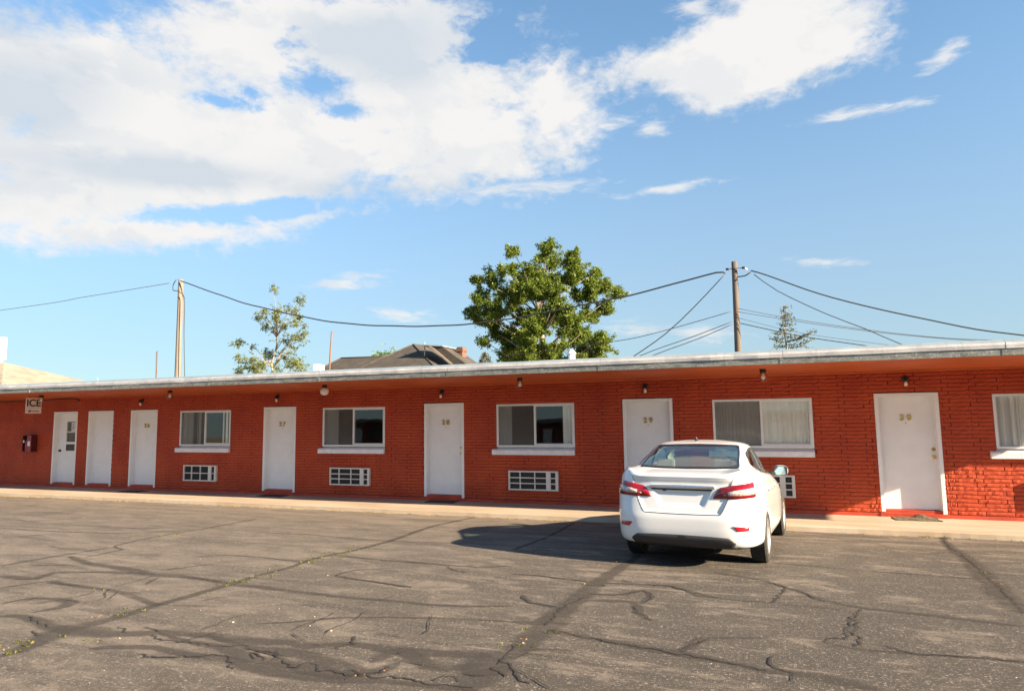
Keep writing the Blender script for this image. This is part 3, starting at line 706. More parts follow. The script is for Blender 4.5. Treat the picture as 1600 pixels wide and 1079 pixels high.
# split-face bricks
CO, BH, PITCH, BL, ZB0 = 0.0688, 0.0598, 0.4135, 0.4055, 0.131
def brick_mesh(seed):
    g = np.random.default_rng(seed); nx, nz = 9, 3
    X = np.linspace(-0.5, 0.5, nx); Z = np.linspace(-0.5, 0.5, nz); vs = []
    chis = g.uniform(-1, 1, nx + 4)
    for j, z in enumerate(Z):
        for i, x in enumerate(X):
            e = min(i, nx - 1 - i) == 0; ez = j in (0, nz - 1)
            d = 0.0075 + 0.0055 * chis[i + j] + 0.003 * g.uniform(-1, 1)
            if e or ez: d = 0.0045 + 0.001 * g.uniform(-1, 1)
            jx = 0 if e else g.uniform(-.3, .3) / nx
            vs.append(((x + jx) * BL, -max(d, 0.0008), z * BH + (0 if not ez else g.uniform(-.0004, .0004))))
    fs = [(j * nx + i, j * nx + i + 1, (j + 1) * nx + i + 1, (j + 1) * nx + i) for j in range(nz - 1) for i in range(nx - 1)]
    rim = [i for i in range(nx)] + [j * nx + nx - 1 for j in range(1, nz)] + [(nz - 1) * nx + i for i in range(nx - 2, -1, -1)] + [j * nx for j in range(nz - 2, 0, -1)]
    b = len(vs)
    for i in rim: vs.append((vs[i][0], 0.014, vs[i][2]))
    k = len(rim)
    fs += [(rim[i], b + i, b + (i + 1) % k, rim[(i + 1) % k]) for i in range(k)]
    return vs, fs
variants = []
for sdd in range(28):
    v, f = brick_mesh(sdd); m = bpy.data.meshes.new('brick'); m.from_pydata(v, [], f); m.materials.append(M['brick']); m.update()
    variants.append((np.array(v), f, m))
cand = []
rows = int((CZ - ZB0) / CO) + 1
for r in range(rows):
    z0 = ZB0 + r * CO; z1 = z0 + BH
    zc = z0 + CO / 2
    off = 0.729 if r % 2 else 0.829
    k0 = int((X0 - off) / PITCH) - 1; k1 = int((X1 - off) / PITCH) + 1
    for k in range(k0, k1):
        a = off + k * PITCH + rng.uniform(-.006, .006); b = off + (k + 1) * PITCH - 0.010
        segs = [(max(a, X0), min(b, X1))]
        for o in ops:
            if o[2] < zc < o[3]:
                ns = []
                for s, e in segs:
                    if o[1] + .004 <= s or o[0] - .004 >= e: ns.append((s, e)); continue
                    if s < o[0] - .004: ns.append((s, o[0] - .004))
                    if e > o[1] + .004: ns.append((o[1] + .004, e))
                segs = ns
        for s, e in segs:
            if e - s > 0.025: cand.append(((s + e) / 2, zc, e - s))
cp = Vector((0, -13.758, 1.9313)); cf = cam.matrix_world.to_3x3() @ Vector((0, 0, -1))
carx = (-2.0, 0.55)
def shown(c):
    d = Vector((c[0], 0, c[1])) - cp; dep = d.dot(cf)
    if c[0] > 4.05 or (carx[0] < c[0] < carx[1] and c[1] < 1.35): return 0
    return c[2] / dep / dep
cand.sort(key=shown, reverse=True)
for c in cand[:300]:
    v = rng.choice(variants)
    o = link('brick', v[2], None, wall, (c[0], 0.0, c[1]))
    o.scale = (c[2] / BL, 1, 1)
big = MB(); bv = []; bf = []
for c in cand[300:]:
    v = rng.choice(variants); base = len(bv)
    a = v[0].copy(); a[:, 0] = a[:, 0] * (c[2] / BL) + c[0]; a[:, 2] += c[1]
    bv.extend(map(tuple, a)); bf.extend([tuple(i + base for i in f) for f in v[1]])
m = bpy.data.meshes.new('brick_stuff'); m.from_pydata(bv, [], bf); m.update()
tag(link('brickwork', m, M['brick'], wall), kind='stuff')
# smooth painted footing below the bricks, broken at the doors
mb = MB(); px = X0
for x in DOORX:
    mb.box(px, x, -0.016, 0.1, 0.02, 0.122, 0.004); px = x + DW
mb.box(px, X1, -0.016, 0.1, 0.02, 0.122, 0.004)
mb.build('footing', M['base_red'], motel)
# doors
def text_mesh(body, size, depth, bold):
    cu = bpy.data.curves.new('digit', 'FONT'); cu.body = body; cu.size = size; cu.extrude = depth; cu.offset = bold
    cu.align_x = 'CENTER'; cu.resolution_u = 5; cu.bevel_depth = 0.0
    o = bpy.data.objects.new('digit', cu); COL.objects.link(o)
    bpy.context.view_layer.update()
    me = bpy.data.meshes.new_from_object(o.evaluated_get(bpy.context.evaluated_depsgraph_get()))
    bpy.data.objects.remove(o); bpy.data.curves.remove(cu)
    return me
digits = {}
def digit(ch, size, depth, bold):
    if ch not in digits: digits[ch] = text_mesh(ch, size, depth, bold)
    return digits[ch]
RX90 = R(90)
def make_door(x, num, kind):
    f = 0.062; yp = 0.118
    lab = {'office': 'white service door with a small window, notice and louvre', 'plain': 'plain white door without a number'}.get(kind, 'white door numbered %s in brass' % num)
    mb = MB(); mb.box(x + f, x + DW - f, yp, yp + 0.044, DB + 0.03, DT - f, 0.003)
    if kind == 'office':
        mb = MB(); a, b = x + 0.40, x + 0.90                                 # opening for the little window
        z0, z1 = 1.345, 1.96
        mb.box(x + f, a, yp, yp + .044, DB + .03, DT - f); mb.box(b, x + DW - f, yp, yp + .044, DB + .03, DT - f)
        mb.box(a, b, yp, yp + .044, DB + .03, z0); mb.box(a, b, yp, yp + .044, z1, DT - f)
    d = tag(mb.build('door', M['white'], motel), lab)
    fr = MB()
    fr.box(x, x + f, -0.006, 0.16, DB - 0.012, DT, 0.004); fr.box(x + DW - f, x + DW, -0.006, 0.16, DB - 0.03, DT, 0.004)
    fr.box(x + f, x + DW - f, -0.006, 0.16, DT - f, DT, 0.004)
    for a, b in ((x + f, x + f + .016), (x + DW - f - .016, x + DW - f)): fr.box(a, b, yp - .016, yp - .001, DB, DT - f)
    fr.box(x + f + .016, x + DW - f - .016, yp - .016, yp - .001, DT - f - .016, DT - f)
    fr.build('door_frame', M['white'], d)
    th = MB(); th.box(x - 0.02, x + DW + 0.01, -0.028, 0.2, 0.03, 0.131, 0.004); th.box(x + f, x + DW - f, 0.02, 0.2, 0.125, DB + 0.024, 0.003)
    th.build('threshold', M['base_red'], d)
    def knob(kx, kz, r, mat, name, deep=0.055):
        k = MB(); Mx = Matrix.Translation((kx, yp, kz)) @ Matrix.Rotation(R(90), 4, 'X')
        k.lathe([(0, 0), (r, 0), (r, .008), (r * .86, .012), (r * .45, .014), (r * .42, deep * .5), (r * .8, deep * .62), (r * .88, deep * .85), (r * .6, deep), (0, deep)], 18, Mx)
        k.build(name, mat, d)
    if kind == 'num':
        for i, ch in enumerate(num):
            o = link('digit', digit(ch, 0.150, 0.008, 0.0060), M['brass'] if num == '30' else M['brassoldshade'], d)  # sun and shade on the digits are put into two brass colours
            o.material_slots[0].link = 'OBJECT'; o.material_slots[0].material = M['brass'] if num == '30' else M['brassoldshade']
            o.location = (x + 0.497 + (i - 0.5) * 0.112, yp - 0.009, 1.76); o.rotation_euler = (RX90, 0, 0)
        k = MB(); k.lathe([(0, .004), (.009, .004), (.011, 0)], 10, Matrix.Translation((x + .497, yp, 1.705)) @ Matrix.Rotation(R(90), 4, 'X')); k.build('peephole', M['brassoldshade'], d)
        knob(x + DW - 0.115, 1.237, 0.03, M['brassoldshade'], 'deadbolt', 0.03); knob(x + DW - 0.118, 1.108, 0.034, M['brass'], 'door_knob')
    elif kind == 'plain':
        knob(x + DW - 0.1, 1.12, 0.03, M['brassoldshade'], 'door_knob')
    else:
        knob(x + 0.185, 1.1, 0.036, M['black'], 'door_knob')
        a, b = x + 0.40, x + 0.90
        g = MB(); g.box(a + .015, b - .015, yp + .018, yp + .022, 1.36, 1.945); g.build('glass_pane', M['pane'], d)
        g = MB(); 
        for p in ((a - .012, b + .012, 1.333, 1.357), (a - .012, b + .012, 1.948, 1.972), (a, b, 1.635, 1.66)): g.box(p[0], p[1], yp - .008, yp + .03, p[2], p[3])
        for p in ((a - .012, a + .014), (b - .014, b + .012)): g.box(p[0], p[1], yp - .0075, yp + .0295, 1.357, 1.948)
        g.build('window_trim', M['white'], d)
        g = MB(); g.box(a + .19, a + .37, yp + .012, yp + .0165, 1.665, 1.925); n_ = g.build('notice', M['paper'], d)
        g = MB()
        for q in range(6): g.box(a + .22, a + .22 + rng.uniform(.07, .12), yp + .009, yp + .0112, 1.88 - q * .032, 1.89 - q * .032)
        g.build('notice_print', M['print'], d)
        g = MB(); g.box(a + .19 - .18, b - .17, yp + .025, yp + .035, 1.36, 1.63); g.build('lower_screen', M['dark'], d)
        g = MB(); g.box(a + .02, b - .08, yp - .006, yp + .01, 1.1, 1.29)
        for q in range(7): g.box(a + .035, b - .095, yp - .014, yp - .004, 1.115 + q * .024, 1.127 + q * .024)
        g.build('louvre', M['dooroff'], d)
    return d
for x, nm, kd in zip(DOORX, ['', '', '26', '27', '28', '29', '30'], ['office', 'plain'] + ['num'] * 5): make_door(x, nm, kd)
# windows
def curtain(parent, a, b, z0, z1, y, amp, per):
    n = int((b - a) / 0.0125); vs = []; fs = []
    ph = rng.random() * 6
    for i in range(n + 1):
        x = a + (b - a) * i / n; w = 1 + 0.35 * math.sin(x * 3.1 + ph)
        d = amp * (math.sin(2 * math.pi * x / per * w + ph) + 0.35 * math.sin(4 * math.pi * x / per + 1))
        for k, z in enumerate((z0, (z0 + z1) / 2, z1)): vs.append((x, y + d * (1.15 - 0.15 * k), z))
    for i in range(n):
        for k in range(2): fs.append((i * 3 + k, (i + 1) * 3 + k, (i + 1) * 3 + k + 1, i * 3 + k + 1))
    m = bpy.data.meshes.new('curtain'); m.from_pydata(vs, [], fs); m.polygons.foreach_set('use_smooth', [True] * len(fs)); m.update()
    link('curtain', m, M['curtain'], parent)
DRAPE = [[(0.02, 0.42), (0.60, 0.68), (1.52, 1.60)], [(0.02, 0.42), (1.66, 1.74)], [(0.02, 0.34), (1.50, 1.73)], [(0.01, 1.78)], [(0.02, 0.52), (1.3, 1.76)]]
WLAB = ['sliding window between doors 26 and 27', 'sliding window between doors 27 and 28', 'sliding window between doors 28 and 29', 'sliding window with its pleated curtains drawn right across', 'sliding window right of door 30 with sun on its curtain']
for i, (a, b) in enumerate(WINX):
    w = MB(); t = 0.042; mid = (a + b) / 2
    w.box(a, b, -0.012, 0.11, WT - t, WT, 0.003); w.box(a, b, -0.012, 0.11, WB, WB + t, 0.003)
    w.box(a, a + t, -0.010, 0.11, WB + t, WT - t); w.box(b - t, b, -0.010, 0.11, WB + t, WT - t)
    win = tag(w.build('window', M['alu'], motel), WLAB[i])
    s = MB(); s.box(mid - .022, mid + .022, 0.006, 0.046, WB + t, WT - t)
    s.box(mid + .022, b - t, 0.008, 0.032, WB + t, WB + t + .035); s.box(mid + .022, b - t, 0.008, 0.032, WT - t - .022, WT - t); s.box(b - t - .022, b - t, 0.008, 0.032, WB + t + .035, WT - t - .022)
    if i == 0: s.box(b - .28, b - .262, 0.02, 0.06, WB + t, WT - t); s.box(mid - .31, mid - .298, 0.05, 0.06, WB + t, WT - t)
    s.build('sash', M['alu'], win)
    for (pa, pb, py, tilt) in ((a + t, mid, 0.036, -0.45), (mid, b - t, 0.022, -0.9 - 0.12 * (i % 3))):
        g = MB(); hh = (WT - WB) / 2 - t + .004
        g.box((pa - pb) / 2, (pb - pa) / 2, -0.002, 0.002, -hh, hh)
        o = g.build('glass_pane', M['pane'], win, ((pa + pb) / 2, py, (WB + WT) / 2)); o.rotation_euler = (R(tilt), 0, R(rng.uniform(-.25, .25)))
    if i < 4:
        g = MB(); g.box(a + t, mid - .023, 0.012, 0.0135, WB + t, WT - t); g.build('insect_screen', M['screen'], win)
    sl = MB()                                        # a row of painted sill bricks with a sloped top
    n = 9; sa, sb = a - 0.10, b + 0.0
    sl.add([(sa, -0.062, 1.094), (sb, -0.062, 1.094), (sb, -0.062, 1.196), (sa, -0.062, 1.196), (sa, 0.06, 1.25), (sb, 0.06, 1.25), (sa, 0.06, 1.094), (sb, 0.06, 1.094)],
           [(0, 1, 2, 3), (3, 2, 5, 4), (0, 3, 4, 6), (1, 7, 5, 2), (0, 6, 7, 1)])
    for k in range(n): 
        u0 = sa + (sb - sa) * k / n + .003; u1 = sa + (sb - sa) * (k + 1) / n - .003
        sl.box(u0, u1, -0.066, -0.05, 1.0965, 1.1935, 0.002)
    sl.build('sill', M['whitesill'], win)
    for p, q in DRAPE[i]:
        wide = q - p
        curtain(win, a + p, a + q, WB - .02, WT + .02, 0.068 if wide > .1 else 0.066, 0.013 if wide > .1 else .006, 0.085 if wide < 1 else 0.105)
# shell of the rooms behind
sh = MB()
sh.box(X0, X1, YB - .2, YB, -.3, 3.0); sh.box(X0, X0 + .2, 0.2, YB - .2, -.3, 2.95); sh.box(X1 - .2, X1, 0.2, YB - .2, -.3, 2.95)
for x in (-17.3, -15.6, -12.6, -8.0, -3.35, 1.3): sh.box(x, x + .1, 0.2, YB - .2, SZ, 2.8)
sh.box(X0, X1, 3.9, 4.0, SZ, 2.8)
sh.build('room_walls', M['room'], motel, fix=False)
fl = MB(); fl.box(X0 + .2, X1 - .2, 0.2, YB - .2, -.2, SZ - .004); fl.build('room_floor', M['carpet'], motel)
# roof: deck, sloping soffit, three-part metal edge
OV = 1.94; XE = 7.18; ZF = -0.028
rf = MB(); rf.add([(X0 - .5, -OV, 2.728), (XE - .02, -OV, 2.728), (XE - .02, 0.21, 2.638), (X0 - .5, 0.21, 2.638), (X0 - .5, -OV, 2.80), (XE - .02, -OV, 2.80), (XE - .02, 0.21, 2.80), (X0 - .5, 0.21, 2.80)],
    [(0, 3, 2, 1), (4, 5, 6, 7), (0, 1, 5, 4), (1, 2, 6, 5), (2, 3, 7, 6), (3, 0, 4, 7)])
rf.build('soffit', M['soffit'], motel)
cv = MB(); cv.box(X0, X1, -0.022, 0.012, 2.612, 2.645); cv.build('cove_strip', M['soffit'], motel)
dk = MB(); dk.box(X0 - .5, XE - .02, -OV + .02, YB + .4, 2.802, 2.93); dk.build('roof', M['roofing'], motel)
edges = [-36.4]; 
while edges[-1] < XE - 2: edges.append(edges[-1] + 3.05)
edges[-1] = XE
for a, b in zip(edges[:-1], edges[1:]):
    g = 0.0025
    jy = rng.uniform(-.0025, .0025)
    k = MB(); k.box(a + g, b - g, -OV - .032 + jy, -OV + .02, 2.719, 2.826)
    k.box(b - .05, b + .012, -OV - .037 + jy, -OV + .01, 2.7175, 2.825)                     # lapped joint
    fp = k.build('drip_edge', M['flash_low'], motel)
    n = 8; v = []; f = []
    for i in range(n + 1):
        x = a + g + (b - a - 2 * g) * i / n; wv = rng.gauss(0, .004) if 0 < i < n else 0
        v += [(x, -OV - .045 + wv + jy, 2.822 + (rng.gauss(0, .002) if 0 < i < n else 0)), (x, -OV - .050 + wv * 1.5 + jy, 2.875), (x, -OV - .040 + wv + jy, 2.911), (x, -OV + .03, 2.958 + (rng.gauss(0, .0015) if 0 < i < n else 0)), (x, -OV + .30, 2.960)]
    f1 = []; f2 = []
    for i in range(n):
        for q in range(4): (f1 if q < 2 else f2).append((i * 5 + q, (i + 1) * 5 + q, (i + 1) * 5 + q + 1, i * 5 + q + 1))
    MB().add(v, f1).build('fascia_panel', M['flash_mid'], motel, fix=False)
    MB().add(v, f2).build('roof_edge_cap', M['flash_top'], motel, fix=False)
en = MB(); en.box(XE - .02, XE + .02, -OV + .06, YB + .4, 2.73, 2.962); en.build('end_fascia', M['flash_mid'], motel)
# cable clipped along the top of the wall at the far left
cb = MB(); cb.tube([(-24, -.03, 2.60), (-22, -.035, 2.585), (-20.4, -.035, 2.60), (-19.4, -.03, 2.63), (-19.0, -.03, 2.60), (-18.9, -.02, 2.55)], 0.014, 6); cb.build('wall_cable', M['cable'], motel)
# window units
def make_ac(x0, rows, label):
    x1 = x0 + 1.12; z0, z1 = 0.345, 0.757
    t = empty('air_conditioner', ((x0 + x1) / 2, 0, z0), 0, label, 'air conditioner', 'air conditioners set in the brick wall under the windows')
    w = (x1 - x0) / 2; h = z1 - z0
    k = MB(); k.box(-w, w, -.02, .3, 0, h, .004); k.box(-w, w, -.068, -.02, 0, .03); k.box(-w, w, -.068, -.02, h - .03, h); k.box(-w, -w + .03, -.068, -.02, .03, h - .03)
    k.box(w - .055, w, -.068, -.02, .03, h - .03); k.box(w - .265, w - .165, -.064, -.02, .03, h - .03)
    k.build('casing', M['acwhite'], t)
    k = MB(); k.box(-w + .03, w - .055, -.030, -.0215, .03, h - .03)
    for q in range(60):
        xx = -w + .04 + q * (2 * w - .11) / 60; k.box(xx, xx + .004, -.034, -.030, .035, h - .035)
    k.build('coil', M['dark'], t)
    for q in range(1, rows):
        zz = .03 + (h - .06) * q / rows
        k = MB(); k.box(-w + .031, w - .056, -.060, -.036, zz - .011, zz + .011); k.build('grille_bar', M['acwhite'], t)
    for xx in (-w + .265, -w + .60) if rows == 3 else (-w + .28, -w + .58):
        k = MB(); k.box(xx - .01, xx + .01, -.0635, -.034, .031, h - .031); k.build('grille_bar', M['acwhite'], t)
    return t
make_ac(-14.735, 2, 'ivory air conditioner with a two row grille under the window left of door 27')
make_ac(-10.06, 3, 'ivory air conditioner under the second window from the left')
make_ac(-5.412, 3, 'ivory air conditioner under the window just left of the car')
make_ac(-0.797, 3, 'ivory air conditioner in the brick wall behind the white car')
make_ac(4.03, 3, 'ivory air conditioner under the sunlit window right of door 30')
# lamps over the doors
for x, lab, tilt in ((-16.40, 'bare bulb in a black holder above the leftmost of the five numbered doors', -12), (-11.72, 'tilted bare bulb in a black holder between the two leftmost windows', -20), (-7.05, 'bare bulb in a black holder above the middle of the five numbered doors', -6), (-2.40, 'bare bulb in a black holder above the door behind the white car', -2), (2.245, 'bare bulb in a black holder above the rightmost door', 4)):
    t = empty('wall_lamp', (x, -0.01, 2.50), 0, lab, 'wall lamp', 'bare bulb lamps on the brick wall above the doors')
    k = MB(); k.lathe([(0, .012), (.045, .012), (.06, .0), (.06, -.03)], 16, Matrix.Rotation(R(90), 4, 'X')); k.tube([(0, -.01, .0), (0, -.05, .0), (0, -.07, -.012)], .022, 10)
    k.lathe([(0, .0), (.034, .0), (.036, -.045), (.03, -.05), (0, -.05)], 14, Matrix.Translation((0, -.075, -.005)) @ Matrix.Rotation(R(tilt), 4, 'Y')); k.build('lamp_holder', M['black'], t)
    k = MB(); k.lathe([(.014, -.045), (.017, -.06), (.028, -.085), (.031, -.105), (.022, -.128), (0, -.135)], 14, Matrix.Translation((0, -.075, -.005)) @ Matrix.Rotation(R(tilt), 4, 'Y')); k.build('bulb', M['bulb'], t)
# lamps under the soffit
SOFZ = 2.638 + 0.090 * 1.1 / 2.15
for x, kind, lab in ((-18.93, 'clear', 'clear glass jar lamp under the eave in front of the ICE sign'), (-14.16, 'clear', 'clear glass jar lamp under the eave left of the door 26 window'), (-9.47, 'opal', 'white opal globe lamp under the eave above the window between 27 and 28'), (-4.73, 'clear', 'clear glass jar lamp under the eave between doors 28 and 29'), (-0.127, 'clear', 'clear glass jar lamp under the eave above the fully curtained window')):
    t = empty('ceiling_lamp', (x, -1.1, SOFZ), 0, lab, 'ceiling lamp', 'glass lamps hanging under the motel eave')
    k = MB(); k.lathe([(0, .006), (.052, .006), (.056, -.05), (.05, -.06), (0, -.06)], 16); k.build('lamp_base', M['black'], t)
    if kind == 'opal':
        k = MB(); k.lathe([(.04, -.058), (.075, -.08), (.096, -.12), (.098, -.15), (.08, -.195), (.045, -.22), (0, -.226)], 20); k.build('globe', M['opal'], t)
    else:
        k = MB(); k.lathe([(.048, -.058), (.062, -.075), (.088, -.10), (.09, -.15), (.07, -.178), (.062, -.21), (0, -.212)], 20); k.build('glass_jar', M['jar'], t)
        if kind == 'clear':
            k = MB(); k.lathe([(.014, -.06), (.018, -.085), (.034, -.12), (.036, -.14), (.022, -.165), (0, -.172)], 12); k.build('bulb', M['bulb'], t)
# ICE sign hanging square to the wall
t = empty('ice_sign', (-19.38, -1.0, 2.19), 0, 'square white ICE sign with a red arrow hanging under the eave', 'sign')
k = MB(); k.box(-.012, .012, -.215, .215, 0, .435, .006); k.build('sign_panel', M['signwhite'], t)
k = MB(); k.tube([(0, -.12, .43), (0, -.12, .52)], .006, 6); k.tube([(0, .12, .43), (0, .12, .51)], .006, 6); k.build('hanger', M['black'], t)
for ch, yy in (('I', -.172), ('C', -.045), ('E', .12)):
    o = link('letter', text_mesh(ch, 0.27, 0.002, 0.006), M['signblack'], t); o.location = (.0145, yy, .205); o.rotation_euler = (RX90, 0, R(90))
k = MB()
for poly in ([(-.155, .04), (-.09, .04), (-.07, .065), (-.09, .092), (-.155, .092), (-.13, .066)], [(-.07, .058), (.12, .056), (.12, .074), (-.07, .073)], [(.115, .045), (.15, .066), (.115, .088)]):
    k.add([(.0155, y, z) for y, z in poly] + [(.011, y, z) for y, z in poly], [tuple(range(len(poly)))] + [(i, i + len(poly), (i + 1) % len(poly) + len(poly), (i + 1) % len(poly)) for i in range(len(poly))])
k.build('arrow', M['signred'], t)
# extinguisher cabinet
t = empty('extinguisher_cabinet', (-20.83, -0.01, 1.075), 0, 'small dark red fire extinguisher cabinet on the brick wall below the ICE sign', 'extinguisher cabinet')
k = MB(); k.box(-.20, .20, -.03, .01, 0, .49); k.box(-.20, -.185, -.17, -.03, 0, .49); k.box(.185, .20, -.17, -.03, 0, .49); k.box(-.185, .185, -.17, -.03, 0, .015); k.box(-.185, .185, -.17, -.03, .475, .49); k.build('cabinet', M['extdark'], t)
k = MB(); k.lathe([(0, 0), (.075, 0), (.08, .02), (.08, .28), (.05, .34), (.022, .36), (.022, .39), (0, .39)], 18, Matrix.Translation((-.03, -.10, .02))); k.build('extinguisher', M['extred'], t)
k = MB(); k.box(-.07, -.02, -.135, -.10, .39, .42); k.tube([(-.02, -.12, .40), (-.12, -.14, .38), (-.13, -.13, .25)], .011, 6); k.build('valve', M['black'], t)
k = MB(); k.box(.045, .16, -.178, -.17, .17, .31); k.build('placard', M['paper'], t)
k = MB(); k.box(-.14, -.10, -.19, -.171, .27, .34); k.build('tag', M['paper'], t)
k = MB(); k.box(.02, .185, -.176, -.1705, .015, .475); k.build('half_door', M['extred'], t)
# door mats
for x, y, w, d, rz, mt, lab in ((-16.15, -.38, .72, .36, 2, 'rubber', 'black rubber door mat on the walk before the leftmost numbered door'), (-11.58, -.26, .72, .34, 0, 'rubber', 'black rubber door mat on the walk between the two leftmost windows'), (-6.95, -.22, .70, .33, 1, 'rubber', 'black rubber door mat closest to the white car, before the middle numbered door'), (2.22, -.24, .70, .40, 3, 'matworn', 'rumpled worn brown door mat on the sunlit walk before the rightmost door')):
    n = 16; v = []; f = []
    for j in range(7):
        for i in range(n + 1):
            xx = -w / 2 + w * i / n; yy = -d / 2 + d * j / 6; z = .012
            if mt == 'matworn': z += .05 * math.exp(-((xx - .12) / .12) ** 2) * max(0, j - 3) / 3 + .006 * math.sin(xx * 22 + j)
            else: z += .002 * math.sin(i * 1.3 + j)
            v.append((xx, yy, z))
    m_ = len(v); v += [(p[0], p[1], 0.001 if mt != 'matworn' else max(.001, p[2] - .014)) for p in v]; N = n + 1
    for j in range(6):
        for i in range(n): q = j * N + i; f.append((q, q + 1, q + N + 1, q + N)); f.append((m_ + q, m_ + q + N, m_ + q + N + 1, m_ + q + 1))
    rim = list(range(N)) + [j * N + n for j in range(1, 7)] + [6 * N + i for i in range(n - 1, -1, -1)] + [j * N for j in range(5, 0, -1)]
    f += [(rim[i], m_ + rim[i], m_ + rim[(i + 1) % len(rim)], rim[(i + 1) % len(rim)]) for i in range(len(rim))]
    o = MB().add(v, f).build('door_mat', M[mt], None, (x, y, SZ)); o.rotation_euler = (0, 0, R(rz))
    tag(o, lab, 'door mat', 'door mats in front of the numbered doors')
# ------------------------------------------------------------------ car
CX, CY, CH = -0.988, -4.678, 0.0776
car = empty('parked_car', (CX, CY, gz(CY)), 0, 'white four door sedan parked nose in towards the motel wall, seen from behind', 'car')
# local axes: x to the right, y forward (towards the wall), z up; tilted with the slope of the lot
car.rotation_euler = (-math.atan(SL), 0, -CH)
#        u_r   h_r   hw    h_s   u_f   h_f   n_r  n_f  slope
ROWS = [(-.78, .235, .60, .215, 3.45, .20, 5.0, 3.0, 0),
        (-.885, .25, .74, .235, 3.52, .20, 5.6, 3.0, 0),
        (-.930, .285, .835, .265, 3.58, .24, 6.2, 3.2, 0),
        (-.958, .35, .866, .32, 3.63, .32, 6.7, 3.4, 0),
        (-.972, .46, .874, .43, 3.66, .46, 7.0, 3.4, 0),
        (-.970, .56, .876, .55, 3.66, .56, 7.1, 3.4, 0),
        (-.955, .64, .880, .66, 3.63, .62, 7.3, 3.3, .01),
        (-.935, .74, .880, .76, 3.57, .68, 7.3, 3.2, .02),
        (-.918, .84, .874, .84, 3.48, .73, 7.1, 3.1, .035),
        (-.905, .94, .862, .905, 3.36, .775, 7.0, 3.0, .05),
        (-.898, 1.02, .842, .965, 3.2, .82, 6.8, 3.0, .06),
        (-.885, 1.062, .815, 1.01, 3.05, .855, 6.7, 3.0, .06),
        (-.845, 1.085, .790, 1.045, 2.8, .90, 6.5, 3.0, .06),
        (-.70, 1.105, .765, 1.075, 2.4, .965, 5.2, 3.2, .05),
        (-.535, 1.122, .742, 1.105, 2.08, 1.01, 5.5, 3.4, .04),
        (-.46, 1.150, .725, 1.145, 1.95, 1.06, 5.5, 3.4, .02),
        (-.28, 1.235, .695, 1.225, 1.72, 1.16, 5.4, 3.4, .01),
        (-.06, 1.330, .655, 1.315, 1.46, 1.28, 4.2, 3.4, 0),
        (.12, 1.398, .615, 1.385, 1.25, 1.375, 4.1, 3.4, 0),
        (.24, 1.432, .575, 1.428, 1.12, 1.43, 4.0, 3.4, 0),
        (.34, 1.452, .50, 1.456, 1.04, 1.455, 3.6, 3.2, 0),
        (.46, 1.468, .38, 1.474, .98, 1.472, 3.0, 3.0, 0),
        (.58, 1.482, .22, 1.488, .90, 1.484, 2.5, 2.5, 0),
        (.70, 1.492, .02, 1.493, .76, 1.492, 2.0, 2.0, 0)]
NR, NO = 132, 190
def cat(tab, t):
    i = min(int(t), len(tab) - 2); f = t - i
    p = [np.array(tab[max(0, min(len(tab) - 1, k))], float) for k in (i - 1, i, i + 1, i + 2)]
    # monotone hermite keeps edges tight
    m1 = (p[2] - p[0]) / 2; m2 = (p[3] - p[1]) / 2; dl = p[2] - p[1]
    m1 = np.where((p[1] - p[0]) * dl <= 0, 0, np.sign(dl) * np.minimum(abs(m1), 3 * np.minimum(abs(p[1] - p[0]), abs(dl))))
    m2 = np.where((p[3] - p[2]) * dl <= 0, 0, np.sign(dl) * np.minimum(abs(m2), 3 * np.minimum(abs(p[3] - p[2]), abs(dl))))
    h = (2 * f**3 - 3 * f**2 + 1, f**3 - 2 * f**2 + f, -2 * f**3 + 3 * f**2, f**3 - f**2)
    return h[0] * p[1] + h[1] * m1 + h[2] * p[2] + h[3] * m2
def outline(row):
    ur, hr, hw, hs, uf, hf, nr, nf, sl = row
    um = ur + (uf - ur) * 0.48
    ph = np.linspace(0, math.pi, 1400); c = np.cos(ph); s = np.sin(ph)
    n = np.where(c > 0, nr, nf)
    a = np.where(c > 0, um - ur, uf - um)
    u = um - a * np.sign(c) * np.abs(c) ** (2 / n); v = hw * np.abs(s) ** (2 / n)
    L = np.concatenate([[0], np.cumsum(np.hypot(np.diff(u), np.diff(v)))])
    kr = np.argmax(v > 0.93 * hw); kf = len(v) - 1 - np.argmax(v[::-1] > 0.93 * hw)
    t = np.concatenate([np.linspace(0, L[kr], 46, endpoint=False), np.linspace(L[kr], L[kf], 110, endpoint=False), np.linspace(L[kf], L[-1], NO - 156)])
    u = np.interp(t, L, u); v = np.interp(t, L, v)
    k = np.clip((v / hw - .55) / .42, 0, 1); k = k * k * (3 - 2 * k)
    side = hs - sl * (u - 0.9)
    end = np.where(u < um, hr, hf)
    return u, v, end * (1 - k) + side * k
tt = np.linspace(0, len(ROWS) - 1, NR)
grid = np.array([np.stack(outline(cat(ROWS, t)), 1) for t in tt])            # NR x NO x (u, v, h)
